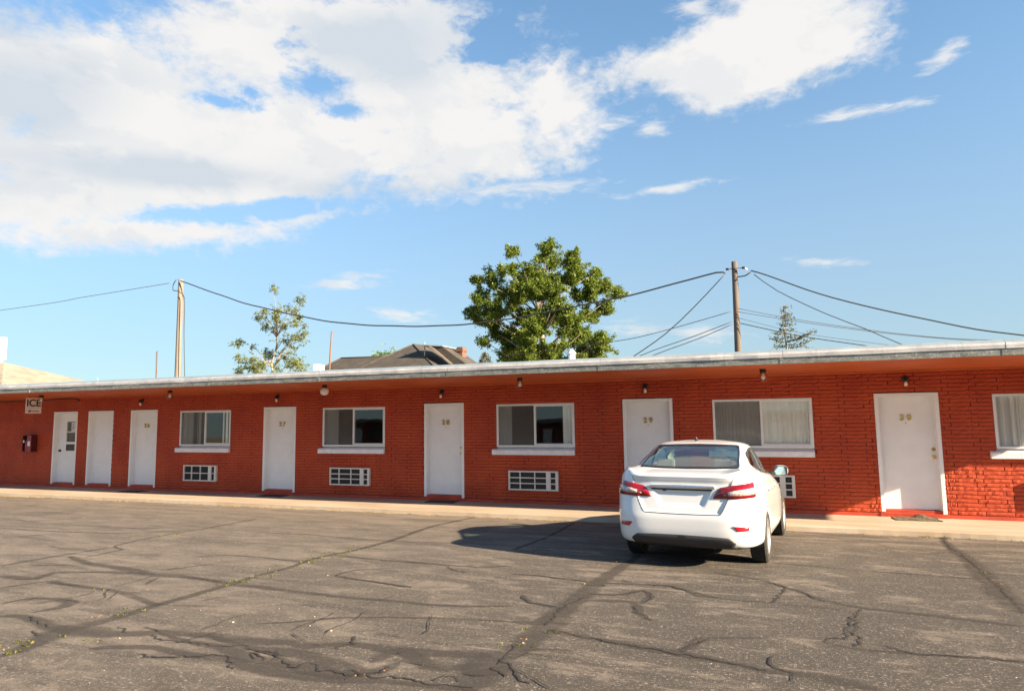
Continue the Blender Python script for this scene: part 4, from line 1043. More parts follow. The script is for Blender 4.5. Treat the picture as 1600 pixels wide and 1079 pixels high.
# pressed shapes of the tail: lid set in, plate recess
def sdf_poly(px, pz, poly):
    d = np.full(px.shape, 1e9); ins = np.zeros(px.shape, bool); n = len(poly)
    for i in range(n):
        ax, az_ = poly[i]; bx, bz = poly[(i + 1) % n]
        ex, ez = bx - ax, bz - az_; t = np.clip(((px - ax) * ex + (pz - az_) * ez) / (ex * ex + ez * ez + 1e-12), 0, 1)
        d = np.minimum(d, np.hypot(px - ax - t * ex, pz - az_ - t * ez))
        cr = ((az_ > pz) != (bz > pz)) & (px < (bx - ax) * (pz - az_) / (bz - az_ + 1e-12) + ax); ins ^= cr
    return np.where(ins, d, -d)
def sstep(x, a, b):
    t = np.clip((x - a) / (b - a), 0, 1); return t * t * (3 - 2 * t)
LID = [(-.435, .632), (.435, .632), (.515, .78), (.56, .93), (.60, 1.03), (-.60, 1.03), (-.56, .93), (-.515, .78)]
REC = [(-.255, .705), (.255, .705), (.35, .90), (-.35, .90)]
rear = (grid[..., 0] < -.5)
du = 0.016 * sstep(sdf_poly(grid[..., 1], grid[..., 2], LID), -.004, .03) * (1 - sstep(grid[..., 2], .97, 1.03))
du += 0.020 * sstep(sdf_poly(grid[..., 1], grid[..., 2], REC), -.002, .035)
# crease above the bumper reflectors and a soft spoiler lip
du -= 0.014 * np.exp(-((grid[..., 2] - 1.055) / .022) ** 2) * (1 - sstep(np.abs(grid[..., 1]), .5, .68))
grid[..., 0] += np.where(rear, du, 0)
# waist crease along the side
sd_ = np.exp(-((grid[..., 2] - (.88 - .03 * grid[..., 0])) / .018) ** 2) * (grid[..., 0] > -.45) * (grid[..., 0] < 3)
grid[..., 1] += 0.006 * sd_ * (grid[..., 1] > .7)
vs = []; fs = []
for j in range(NR):
    for i in range(NO): vs.append((grid[j, i, 1], grid[j, i, 0], grid[j, i, 2]))
for j in range(NR):
    for i in range(1, NO - 1): vs.append((-grid[j, i, 1], grid[j, i, 0], grid[j, i, 2]))
def vid(j, i, s):
    if s == 0 or i == 0 or i == NO - 1: return j * NO + i
    return NR * NO + j * (NO - 2) + i - 1
for j in range(NR - 1):
    for i in range(NO - 1):
        fs.append((vid(j, i, 0), vid(j, i + 1, 0), vid(j + 1, i + 1, 0), vid(j + 1, i, 0)))
        fs.append((vid(j, i, 1), vid(j + 1, i, 1), vid(j + 1, i + 1, 1), vid(j, i + 1, 1)))
for i in range(NO - 1):                               # floor and roof closing strips
    fs.append((vid(0, i, 1), vid(0, i + 1, 1), vid(0, i + 1, 0), vid(0, i, 0)))
    fs.append((vid(NR - 1, i, 0), vid(NR - 1, i + 1, 0), vid(NR - 1, i + 1, 1), vid(NR - 1, i, 1)))
fs = [tuple(dict.fromkeys(f)) for f in fs]; fs = [f for f in fs if len(f) > 2]
bm0 = MB().add(vs, fs, True).fix('car_body')
tree = BVHTree.FromPolygons([v.co[:] for v in bm0.vertices], [p.vertices[:] for p in bm0.polygons])
# wheel arches
WHEELS = [(0, .77), (0, -.77), (2.70, .77), (2.70, -.77)]
tmp = bpy.data.objects.new('tmp', bm0); COL.objects.link(tmp)
cutters = []
for u, v in WHEELS:
    k = MB(); Mx = Matrix.Translation((v, u, .325)) @ Matrix.Rotation(R(90), 4, 'Y')
    s = 1 if v > 0 else -1
    k.lathe([(0, -.17 * 1), (.352, -.17), (.352, .25), (0, .25)] if s > 0 else [(0, -.25), (.352, -.25), (.352, .17), (0, .17)], 48, Mx, False)
    m = k.fix('cut'); bmq = bmesh.new(); bmq.from_mesh(m); bmesh.ops.remove_doubles(bmq, verts=bmq.verts, dist=1e-5); bmesh.ops.recalc_face_normals(bmq, faces=bmq.faces); bmq.to_mesh(m); bmq.free()
    o = bpy.data.objects.new('cut', m); COL.objects.link(o); cutters.append(o)
    md = tmp.modifiers.new('b', 'BOOLEAN'); md.operation = 'DIFFERENCE'; md.solver = 'EXACT'; md.object = o
bpy.context.view_layer.update()
body = bpy.data.meshes.new_from_object(tmp.evaluated_get(bpy.context.evaluated_depsgraph_get()))
bpy.data.objects.remove(tmp)
for o in cutters: bpy.data.objects.remove(o)
body.name = 'car_body'; body.materials.clear(); body.materials.append(M['paint']); body.materials.append(M['underbody'])
# openings in side and rear view
SIDEWIN = [(-.10, 1.175), (-.03, 1.135), (.13, 1.085), (.9, 1.035), (1.60, .995), (1.66, 1.005), (1.52, 1.10), (1.30, 1.235), (1.08, 1.345), (.90, 1.385), (.58, 1.388), (.38, 1.372), (.18, 1.325), (.02, 1.26), (-.08, 1.21)]
REARWIN = [(-.592, 1.142), (-.30, 1.131), (0, 1.128), (.30, 1.131), (.592, 1.142), (.607, 1.160), (.555, 1.34), (.535, 1.405), (.505, 1.420), (.25, 1.430), (0, 1.434), (-.25, 1.430), (-.505, 1.420), (-.535, 1.405), (-.555, 1.34), (-.607, 1.160)]
WIND = [(-.62, 1.03), (.62, 1.03), (.52, 1.40), (-.52, 1.40)]
bmq = bmesh.new(); bmq.from_mesh(body)
kill = []
cent = np.array([f.calc_center_median()[:] for f in bmq.faces]); nor = np.array([f.normal[:] for f in bmq.faces])
s1 = sdf_poly(cent[:, 1], cent[:, 2], SIDEWIN); s2 = sdf_poly(cent[:, 0], cent[:, 2], REARWIN); s3 = sdf_poly(cent[:, 0], cent[:, 2], WIND)
for i, f in enumerate(bmq.faces):
    f.smooth = True
    cx, cy, cz = cent[i]
    if (s1[i] > .012 and abs(cx) > .5 and cz > .95) or (s2[i] > .012 and cy < .4 and cz > 1.1) or (s3[i] > .0 and cy > .9): kill.append(f); continue
    for u, v in WHEELS:
        if math.hypot(cy - u, cz - .325) < .3535 and abs(cx) > .59 and (v > 0) == (cx > 0) and (math.hypot(cy - u, cz - .325) < .351): f.material_index = 1; f.smooth = False
    if cz < .27 and nor[i][2] < -.5: f.material_index = 1
bmesh.ops.delete(bmq, geom=kill, context='FACES')
bmq.to_mesh(body)
# lining: the same skin set 22 mm in
body_o = link('body', body, None, car)
lin = bmq.copy()
lin.normal_update()
nv = {v: v.normal.copy() for v in lin.verts}
for v in lin.verts: v.co -= nv[v] * 0.022
dead = [f for f in lin.faces if f.calc_center_median().z < .62 or f.material_index == 1]
bmesh.ops.delete(lin, geom=dead, context='FACES'); 
for f in lin.faces: f.material_index = 0
lm = bpy.data.meshes.new('lining'); lin.to_mesh(lm); lin.free(); bmq.free()
link('cabin_lining', lm, M['cabin'], car)
# patches that lie on the skin
def patch(name, poly, proj, lift, mat, parent=car, step=0.03, edge=0.006, mirror=False):
    """poly in the 2-D space of proj; proj(a, b) -> (origin, direction)"""
    pts = []
    n = len(poly)
    for i in range(n):
        a = Vector(poly[i]); b = Vector(poly[(i + 1) % n]); k = max(1, int((b - a).length / proj.unit / step))
        for q in range(k): pts.append(a.lerp(b, q / k))
    nb = len(pts)
    xs = [p[0] for p in poly]; ys_ = [p[1] for p in poly]
    px = np.array([p.x for p in pts]); pz = np.array([p.y for p in pts])
    gx, gy = np.meshgrid(np.arange(min(xs), max(xs), step * proj.unit), np.arange(min(ys_), max(ys_), step * proj.unitb))
    ins = sdf_poly(gx.ravel(), gy.ravel(), list(zip(px, pz))) > step * 0.35 * proj.unit
    inner = [Vector((a, b)) for a, b, o in zip(gx.ravel(), gy.ravel(), ins) if o]
    out = delaunay_2d_cdt(pts + inner, [(i, (i + 1) % nb) for i in range(nb)], [list(range(nb))], 1, 1e-6)
    v2, e2, f2 = out[0], out[1], out[2]
    v3 = []; okv = []
    for p in v2:
        o, d = proj(p.x, p.y); hit = tree.ray_cast(o, d)
        if hit[0] is None: v3.append(None); continue
        nn = hit[1]
        if nn.dot(d) > 0: nn = -nn
        v3.append((hit[0], nn))
    vs = []; fs = []; idx = {}
    for i, h in enumerate(v3):
        if h: idx[i] = len(vs); vs.append(h[0] + h[1] * lift)
    fs = [tuple(idx[i] for i in f) for f in f2 if all(i in idx for i in f)]
    # skirt down to the skin
    cnt = {}
    for f in fs:
        for i in range(len(f)):
            k = (f[i], f[(i + 1) % len(f)]); cnt[k] = 1
    rv = {v: k for k, v in idx.items()}; low = {}
    for a, b in list(cnt):
        if (b, a) in cnt: continue
        for q in (a, b):
            if q not in low: h = v3[rv[q]]; low[q] = len(vs); vs.append(h[0] - h[1] * edge)
        fs.append((b, a, low[a], low[b]))
    def mk(sx):
        mbx = MB().add([(p[0] * sx, p[1], p[2]) for p in vs], fs, True); return mbx.build(name, mat, parent)
    o = mk(1)
    if mirror: mk(-1)
    return o
class P_rear:
    unit = unitb = 1.0
    def __call__(s, v, w): return Vector((v, -3, w)), Vector((0, 1, 0))
class P_side:
    unit = unitb = 1.0
    def __call__(s, u, w): return Vector((2.5, u, w)), Vector((-1, 0, 0))
class P_corner:
    unit = 100.0; unitb = 1.0                          # bearing in degrees round an upright axis near the tail corner
    def __call__(s, a, w):
        a = R(a); return Vector((.45 + 2 * math.sin(a), -.45 - 2 * math.cos(a), w)), Vector((-math.sin(a), math.cos(a), 0))
rearp, sidep, corner = P_rear(), P_side(), P_corner()
def ringpoly(poly, d):
    """shrink a convex-ish outline towards its middle by about d"""
    cx = sum(p[0] for p in poly) / len(poly); cz = sum(p[1] for p in poly) / len(poly); n = len(poly); out = []
    for i in range(n):
        a = Vector(poly[i - 1]); b = Vector(poly[i]); c = Vector(poly[(i + 1) % n])
        n1 = Vector((-(b - a).y, (b - a).x)).normalized(); n2 = Vector((-(c - b).y, (c - b).x)).normalized(); m = (n1 + n2)
        m = m / max(m.length_squared, .5) * 2 if m.length > .1 else n1
        q = b + m * d
        out.append((q.x, q.y))
    return out
def frame(name, poly, d, proj, lift, mat, mirror=False):
    inn = ringpoly(poly, d); n = len(poly)
    def dense(pl):
        o = []
        for i in range(n):
            for q in range(10): o.append(Vector(pl[i]).lerp(Vector(pl[(i + 1) % n]), q / 10))
        return o
    A = dense(poly); B = dense(inn); k = len(A); vs = []
    for a, b in zip(A, B):
        for f, lf in ((0, -.004), (0, lift), (.5, lift), (1, lift), (1, -.006)):
            p = a.lerp(b, f); o, dd = proj(p.x, p.y); h = tree.ray_cast(o, dd)
            nn = h[1] if h[1].dot(dd) < 0 else -h[1]
            vs.append(h[0] + nn * lf)
    fs = [(i * 5 + q, ((i + 1) % k) * 5 + q, ((i + 1) % k) * 5 + q + 1, i * 5 + q + 1) for i in range(k) for q in range(4)]
    for sx in ((1, -1) if mirror else (1,)):
        MB().add([(p[0] * sx, p[1], p[2]) for p in vs], fs, True).build(name, mat, car)
patch('rear_window', REARWIN, rearp, 0.0015, M['carglass'], edge=0.0005)
frame('window_border', REARWIN, 0.022, rearp, 0.003, M['frit'])
patch('side_window', SIDEWIN, sidep, 0.0015, M['carglass'], edge=0.0005, mirror=True)
frame('window_trim', SIDEWIN, 0.022, sidep, 0.0045, M['trim'], mirror=True)
# door pillar between the two side windows
patch('door_pillar', [(.60, 1.053), (.70, 1.048), (.66, 1.37), (.57, 1.37)], sidep, 0.0035, M['trim'], edge=.002, mirror=True)
patch('windshield', [(-.62, 1.03), (.62, 1.03), (.52, 1.41), (-.52, 1.41)], type('Pf', (), {'unit': 1., 'unitb': 1., '__call__': lambda s, v, w: (Vector((v, 6, w)), Vector((0, -1, 0)))})(), 0.0015, M['carglass'], edge=0.0005)
# lamps
TAIL = [(-11, .812), (-10, .838), (-5, .905), (0, .938), (15, .962), (34, .985), (51, 1.000), (54, .992), (55, .85), (52, .832), (34, .822), (15, .813)]
CLEAR = [(3, .845), (8, .878), (18, .905), (34, .925), (52.5, .942), (53, .868), (36, .856), (20, .849)]
for sx in (1, -1):
    o = patch('tail_lamp', TAIL, corner, 0.010, M['redlens'], step=.025)
    c = patch('clear_lens', CLEAR, corner, 0.0125, M['clearlens'], parent=o, step=.025)
    if sx < 0:
        for q in (o, c):
            for v in q.data.vertices: v.co.x *= -1
            q.data.flip_normals()
for poly, nm in (([(.575, .515), (.735, .508), (.735, .467), (.625, .463)], 'reflector'),):
    patch(nm, poly, rearp, 0.011, M['redrefl'], mirror=True, step=.009, edge=.012)
patch('bumper_valance', [(-.60, .325), (-.575, .35), (-.525, .382), (-.3, .39), (0, .393), (.3, .39), (.525, .382), (.575, .35), (.60, .325), (.56, .262), (.3, .262), (-.3, .262), (-.56, .262)], rearp, 0.008, M['trim'])
patch('chrome_strip', [(-.385, .918), (-.39, .935), (-.37, .95), (0, .956), (.37, .95), (.39, .935), (.385, .918), (0, .922)], rearp, 0.022, M['chrome'], step=.02)
patch('lid_handle', [(-.36, .898), (-.36, .912), (.36, .912), (.36, .898)], rearp, 0.008, M['trim'], step=.02)
patch('licence_lamp', [(-.225, .885), (-.225, .898), (-.18, .898), (-.18, .885)], rearp, 0.006, M['trim'], step=.015)
# shut lines
def seam(pts, proj, w=0.0035, mirror=True, lift=0.0022):
    line = smooth_line([(a, b, 0) for a, b in pts], 0.02); vs = []
    n = len(line)
    for i, p in enumerate(line):
        a = line[max(0, i - 1)]; b = line[min(n - 1, i + 1)]; t = np.array([b[0] - a[0], b[1] - a[1]]); t /= np.linalg.norm(t) + 1e-9
        for k in (-1, 1):
            q = (p[0] - t[1] * k * w, p[1] + t[0] * k * w); o, d = proj(*q); h = tree.ray_cast(o, d)
            nn = h[1] if h[1].dot(d) < 0 else -h[1]
            vs.append(h[0] + nn * lift)
    fs = [(2 * i, 2 * i + 2, 2 * i + 3, 2 * i + 1) for i in range(n - 1)]
    for sx in ((1, -1) if mirror else (1,)):
        MB().add([(p[0] * sx, p[1], p[2]) for p in vs], fs, True).build('shut_line', M['trim'], car)
seam([(.435, .632), (.47, .68), (.515, .78), (.535, .83)], rearp)
seam([(.555, .955), (.575, 1.0), (.60, 1.05)], rearp, .0025)
seam([(-.435, .632), (-.2, .627), (0, .626), (.2, .627), (.435, .632)], rearp, .004, False)
for pts in ([(.62, 1.05), (.60, .9), (.60, .5), (.62, .34)], [(-.30, 1.17), (-.16, .98), (.02, .80), (.22, .66), (.36, .5), (.40, .34)], [(1.72, .99), (1.80, .8), (1.80, .5), (1.78, .34)], [(.4, .335), (1.1, .325), (1.78, .335)]): seam(pts, sidep, .0028)
for u in (.10, 1.02):
    patch('door_handle', [(u, .872), (u, .895), (u + .2, .888), (u + .2, .868)], sidep, 0.028, M['paint'], mirror=True, step=.03)
    patch('handle_recess', [(u - .012, .855), (u - .012, .868), (u + .14, .864), (u + .14, .853)], sidep, 0.004, M['trim'], mirror=True, step=.03)
patch('fuel_flap_line', [(-.30, .82), (-.30, .826), (-.13, .826), (-.13, .82)], sidep, .002, M['trim'], step=.03, edge=.001)
# mirrors
for s in (1, -1):
    k = MB()
    prof = [(0, .0), (.045, .005), (.078, .03), (.088, .07), (.075, .11), (0, .135)]
    bmq = bmesh.new(); bmesh.ops.create_uvsphere(bmq, u_segments=20, v_segments=12, radius=1)
    for v in bmq.verts:
        y = v.co.y
        v.co = Vector((s * (.915 + .105 * math.copysign(abs(v.co.x) ** .75, v.co.x)), 1.735 + (.075 * y if y > 0 else .02 * y), 1.045 + .078 * math.copysign(abs(v.co.z) ** .75, v.co.z)))
    bmq.verts.index_update()
    k.add([v.co[:] for v in bmq.verts], [[v.index for v in f.verts] for f in bmq.faces], True); bmq.free()
    mo = k.build('side_mirror', M['paint'], car)
    def lens(sc, y, z=0):
        out = []
        for q in range(24):
            a = 2 * math.pi * q / 24
            out.append((s * (.915 + sc * .098 * math.copysign(abs(math.cos(a)) ** .6, math.cos(a))), y, 1.045 + sc * .070 * math.copysign(abs(math.sin(a)) ** .6, math.sin(a))))
        return out
    k = MB(); a = lens(1.03, 1.708); b_ = lens(1.03, 1.74); k.add(a + b_, [tuple(range(24))] + [(i, 24 + i, 24 + (i + 1) % 24, (i + 1) % 24) for i in range(24)]); k.build('mirror_shell', M['trim'], mo)
    k = MB(); k.add(lens(.88, 1.7045), [tuple(range(24))]); k.build('mirror_glass', M['mirror'], mo)
    k = MB(); k.tube([(s * .74, 1.70, 1.0), (s * .83, 1.72, 1.01), (s * .86, 1.735, 1.02)], [.035, .028, .026], 8); k.build('mirror_stalk', M['trim'], mo)
# wheels
def wheel(u, v):
    s = 1 if v > 0 else -1
    Mx = Matrix.Translation((v, u, .316)) @ Matrix.Rotation(R(90 * s), 4, 'Y')       # local +z points out
    k = MB(); w = .1025
    prof = [(.205, -w + .02), (.225, -w + .006), (.27, -w), (.300, -w + .012), (.313, -w + .03)]
    for q in range(-3, 4): prof += [(.316, q * .022 - .008), (.316, q * .022 + .006), (.309, q * .022 + .008), (.309, q * .022 + .011)]
    prof += [(.313, w - .03), (.300, w - .012), (.27, w), (.225, w - .006), (.205, w - .02)]
    k.lathe(prof, 56, Mx, False)
    ty = k.build('wheel', M['tyre'], car)
    k = MB(); k.lathe([(.208, -w + .02), (.208, w - .03), (.214, w - .012), (.205, w - .008), (.196, w - .02), (.190, w - .05), (.18, -w + .03)], 48, Mx)
    for q in range(10):
        a = q * math.pi / 5
        for da in (0,):
            c, sn = math.cos(a), math.sin(a); t = Vector((-sn, c, 0)); r_ = Vector((c, sn, 0))
            v0 = []
            for rr, hw_, z in ((.045, .016, w - .028), (.12, .012, w - .022), (.197, .017, w - .022)):
                for kk, zz in ((-1, z), (1, z), (1, z - .025), (-1, z - .025)): v0.append(Mx @ (r_ * rr + t * hw_ * kk + Vector((0, 0, zz))))
            k.add(v0, [(i * 4 + j, i * 4 + (j + 1) % 4, (i + 1) * 4 + (j + 1) % 4, (i + 1) * 4 + j) for i in range(2) for j in range(4)])
    k.lathe([(0, w - .02), (.03, w - .02), (.05, w - .028), (.055, w - .06)], 20, Mx)
    k.build('rim', M['alloy'], ty)
    k = MB(); k.lathe([(0, w - .075), (.19, w - .075)], 32, Mx); k.build('brake_disc', M['underbody'], ty)
for u, v in WHEELS: wheel(u, v)
# cabin: seats, shelf, dash, floor
k = MB(); k.box(-.66, .66, -.42, 1.85, .30, .34); k.build('cabin_floor', M['underbody'], car)
k = MB(); k.box(-.62, .62, -.58, -.12, 1.065, 1.085, .004); k.build('parcel_shelf', M['cabin'], car)
k = MB(); k.box(-.10, .10, -.47, -.36, 1.086, 1.12, .01); k.build('brake_lamp', M['trim'], car)
k = MB(); k.box(-.62, .62, 1.50, 1.95, .55, .985, .03); k.build('dashboard', M['trim'], car)
def seat_back(x0, x1, y, z1, hr):
    k = MB()
    k.box(x0, x1, y, y + .13, .45, z1, .04)
    k.build('seat_back', M['seat'], car)
    for hx in hr:
        q = MB(); q.box(hx - .12, hx + .12, y + .02, y + .10, z1 + .03, z1 + .19, .03); q.build('head_rest', M['seat'], car)
seat_back(-.60, .60, -.14, 1.05, (-.36, .36)); seat_back(-.58, -.10, .80, 1.07, (-.34,)); seat_back(.10, .58, .80, 1.07, (.34,))
k = MB(); k.box(-.58, .58, -.02, .45, .34, .55, .05); k.box(-.58, -.1, .9, 1.42, .34, .58, .05); k.box(.1, .58, .9, 1.42, .34, .58, .05); k.build('seat_cushion', M['seat'], car)
# below: exhaust, beam, silencer, mud flaps; above: aerial
k = MB(); k.tube([(.36, -.90, .275), (.36, -.82, .285), (.34, -.55, .29)], .026, 12); k.build('exhaust_pipe', M['alloy'], car)
k = MB(); k.box(-.60, .60, -.08, .08, .22, .30, .03); k.box(.02, .50, -.62, -.32, .205, .31, .04); k.box(-.55, -.1, -.70, -.3, .21, .29, .04); k.build('rear_axle', M['underbody'], car)
k = MB(); k.box(-.70, .70, -.55, 3.2, .235, .26); k.build('floor_pan', M['underbody'], car)
k = MB(); k.tube([(-.06, .52, 1.475), (-.06, .50, 1.50), (-.06, .46, 1.53)], [.028, .016, .006], 8); k.build('roof_aerial', M['trim'], car)
# ------------------------------------------------------------------ behind the motel
# poles and cables
def pole(x, y, z1, r0, r1, lean, mat, label):
    t = empty('utility_pole', (x, y, -0.35), 0, label, 'utility pole', 'wooden utility poles behind the motel')
    k = MB(); n = 14; pts = []; rad = []
    for i in range(n + 1):
        f = i / n; pts.append((lean * f, 0, (z1 + .35) * f)); rad.append(r0 + (r1 - r0) * f + rng.uniform(-.002, .002))
    k.tube(pts, rad, 14); k.build('pole_shaft', mat, t)
    return t
pr = pole(-0.975, 9.0, 6.86, .125, .092, .05, M['pole2'], 'brown wooden utility pole carrying many wires behind the motel, right')
pl = pole(-25.02, 9.0, 8.38, .145, .112, -.03, M['pole1'], 'pale weathered wooden pole with a hanging cable behind the motel, left')
k = MB()
k.tube([(-.24, -.02, 7.12), (.30, -.02, 7.12)], .012, 6)
for x in (-.22, .28): k.lathe([(0, -.05), (.035, -.05), (.045, -.02), (.03, 0), (.045, .02), (.035, .05), (0, .05)], 12, Matrix.Translation((x, -.02, 7.12)) @ Matrix.Rotation(R(90), 4, 'Y'))
k.build('insulator', M['black'], pr, (0.05 * .97, -.09, -.16))
k = MB(); k.tube([(.30, -.1, 7.0), (.40, -.1, 6.92), (.44, -.1, 6.88)], [.012, .03, .012], 8); k.build('cable_clamp', M['sheet'], pr)
def wire(name, pts, r, mat, label, wob=0.0, n=40, group='overhead wires behind the motel'):
    pts = [np.array(p, float) for p in pts]; ln = smooth_line(pts, 0.35)
    # smooth_line works on the ground plane distance, which is fine for spans
    ln = [(p[0], p[1], p[2] + wob * math.sin(i * 1.1)) for i, p in enumerate(ln)]
    k = MB(); k.tube(ln, r, 6); o = k.build(name, mat, None, fix=False)
    return tag(o, label, 'power cable', group)
Yc = 8.85
wire('power_cable', [(-70, Yc - 2, 6.6), (-37.64, Yc, 7.79), (-31, Yc, 8.02), (-25.55, Yc, 8.23)], .014, M['cablethin'], 'thin overhead wire running left from the pale pole')
wire('power_cable', [(-24.9, Yc, 8.27), (-22.8, Yc, 7.53), (-20.67, Yc, 6.83), (-16.67, Yc, 5.87), (-13.07, Yc, 5.46), (-9.88, Yc, 5.40), (-6.33, Yc, 5.74), (-4.05, Yc, 6.04), (-2.4, Yc, 6.36), (-1.5, Yc, 6.52), (-1.2, Yc, 6.47)], .026, M['cable'], 'thick black cable sagging between the two wooden poles', .008)
wire('power_cable', [(-.86, Yc, 6.32), (-.6, Yc, 6.33), (-.42, Yc, 6.45), (-.2, Yc, 6.40), (1.9, Yc, 5.42), (3.61, Yc, 4.83), (5.21, Yc, 4.32), (6.7, Yc, 3.97), (8.5, Yc, 3.58), (12, Yc, 2.9)], .02, M['cable'], 'thick black cable descending right from the brown pole', .008)
for pts, r, mt, lab in (
 ([(-.34, Yc, 6.36), (.34, Yc, 5.76), (1.68, Yc, 4.94), (2.71, Yc, 4.42), (3.62, Yc, 3.91), (4.6, Yc, 3.5)], .013, 'cable', 'thin black wire falling steeply right from the brown pole top'),
 ([(-1.2, Yc, 6.47), (-2.25, Yc, 5.43), (-3.22, Yc, 4.59), (-4.32, Yc, 3.88), (-5, Yc, 3.5)], .016, 'cable', 'black wire falling steeply left from the brown pole top'),
 ([(-.9, Yc, 5.29), (.94, Yc, 4.79), (3.55, Yc, 4.22), (5.79, Yc, 3.9), (10, Yc, 3.6)], .009, 'cablethin', 'topmost of the thin wires leaving the brown pole halfway up, right'),
 ([(-.91, Yc, 5.18), (1.84, Yc, 4.53), (4.53, Yc, 4.03), (8, Yc, 3.6)], .009, 'cablethin', 'second of the thin wires leaving the brown pole halfway up, right'),
 ([(-.86, Yc, 4.97), (.92, Yc, 4.39), (3.19, Yc, 3.91), (5, Yc, 3.6)], .007, 'cablethin', 'faint third wire leaving the brown pole halfway up, right'),
 ([(-.83, Yc, 4.8), (.92, Yc, 4.29), (2.68, Yc, 3.9), (4.5, Yc, 3.5)], .013, 'cable', 'lowest black wire leaving the brown pole towards the right'),
 ([(-1.1, Yc, 5.2), (-2.37, Yc, 4.9), (-3.86, Yc, 4.58), (-5.08, Yc, 4.42), (-9, Yc, 4.1)], .011, 'cable', 'topmost of the wires leaving the brown pole halfway up, left'),
 ([(-1.1, Yc, 4.86), (-2.39, Yc, 4.43), (-3.66, Yc, 4.05), (-4.6, Yc, 3.7)], .012, 'cable', 'upper of the two low wires leaving the brown pole to the left'),
 ([(-1.08, Yc, 4.78), (-2.19, Yc, 4.36), (-3.24, Yc, 4.03), (-4.2, Yc, 3.7)], .012, 'cable', 'lower of the two low wires leaving the brown pole to the left'),
 ([(-25.17, Yc, 8.36), (-25.35, Yc, 8.14), (-25.34, Yc, 7.87), (-24.95, Yc - .1, 7.80), (-24.72, Yc, 7.6), (-24.62, Yc, 7.3), (-24.60, Yc, 6.5), (-24.58, Yc, 5.8), (-24.45, Yc, 3.9), (-24.4, Yc, 3.2)], .019, 'cable', 'black service cable looping and hanging down beside the pale pole')):
    wire('power_cable', pts, r, M[mt], lab)
# bits standing on the motel roof
t = empty('antenna_mast', (-19.40, 3, 2.93), 0, 'thin double antenna rod standing on the roof left of the pale pole', 'antenna')
k = MB(); k.tube([(0, 0, 0), (-.02, 0, .8), (-.03, 0, 1.33), (.01, 0, 1.36)], .014, 6); k.tube([(.0, 0, .25), (.02, 0, .75), (.03, 0, 1.36)], .010, 6); k.build('rod', M['rust'], t)
tag(MB().tube([(0, 0, 0), (.05, 0, .8), (.10, 0, 1.62)], .027, 8).build('mast_pipe', M['rust'], None, (-12.40, 3, 2.93)), 'thin rusty pipe leaning on the roof beside the grey roofed house', 'pipe')
tag(MB().tube([(0, 0, 0), (0, 0, .56)], .018, 6).build('vent_stub', M['galv'], None, (-22.2, 3, 2.93)), 'tiny metal vent stub on the roof above the numberless doors', 'pipe')
t = empty('roof_vent', (-12.75, 3, 2.93), 0, 'white box shaped roof vent beside the leaning pipe', 'roof vent')
k = MB(); k.box(-.11, .0, -.12, .12, .3, .64); k.box(.015, .11, -.11, .11, .32, .62); k.build('vent_hood', M['sheet'], t); k = MB(); k.box(-.07, .07, -.08, .08, 0, .3); k.build('vent_neck', M['galv'], t)
t = empty('roof_vent', (-4.81, 3, 2.93), 0, 'round white vent pipe on the roof in front of the big green tree', 'roof vent')
k = MB(); k.tube([(0, 0, 0), (0, 0, .62)], .09, 14); k.build('vent_pipe', M['sheet'], t); k = MB(); k.lathe([(.12, .58), (.12, .61), (.03, .70), (0, .70)], 14); k.build('vent_cap', M['sheet'], t)

# trees
def leaves(mb, c, r, n, size, out, twig=0.16):
    """leafy sprays: twigs that grow outwards and upwards from c, each clothed in leaves"""
    m = max(4, int(6 + r * 26)); per = max(3, n // m)
    for _ in range(m):
        d = (Vector((rng.gauss(0, 1), rng.gauss(0, 1), rng.gauss(.25, .9))).normalized() + out * .45).normalized()
        a = c + Vector((rng.gauss(0, 1), rng.gauss(0, 1), rng.gauss(0, 1))) * r * .32
        l = r * rng.uniform(.35, 1.15); bend = Vector((rng.gauss(0, .25), rng.gauss(0, .25), rng.gauss(-.05, .25)))
        for _ in range(per):
            f = rng.random() ** .8; w = twig * (1.05 - .6 * f)
            p = a + d * l * f + bend * l * f * f + Vector((rng.gauss(0, 1), rng.gauss(0, 1), rng.gauss(0, .8))) * w * .6
            u = Vector((rng.gauss(0, 1), rng.gauss(0, 1), rng.gauss(0, .7))).normalized(); v = u.cross(Vector((rng.gauss(0, 1), rng.gauss(0, 1), rng.gauss(0, 1)))).normalized(); k = size * rng.uniform(.55, 1.3)
            q = u.cross(v) * k * .18
            mb.add([p - u * k, p + v * k * .55 + q, p + u * k * 1.1, p - v * k * .55 + q], [(0, 1, 2, 3)])
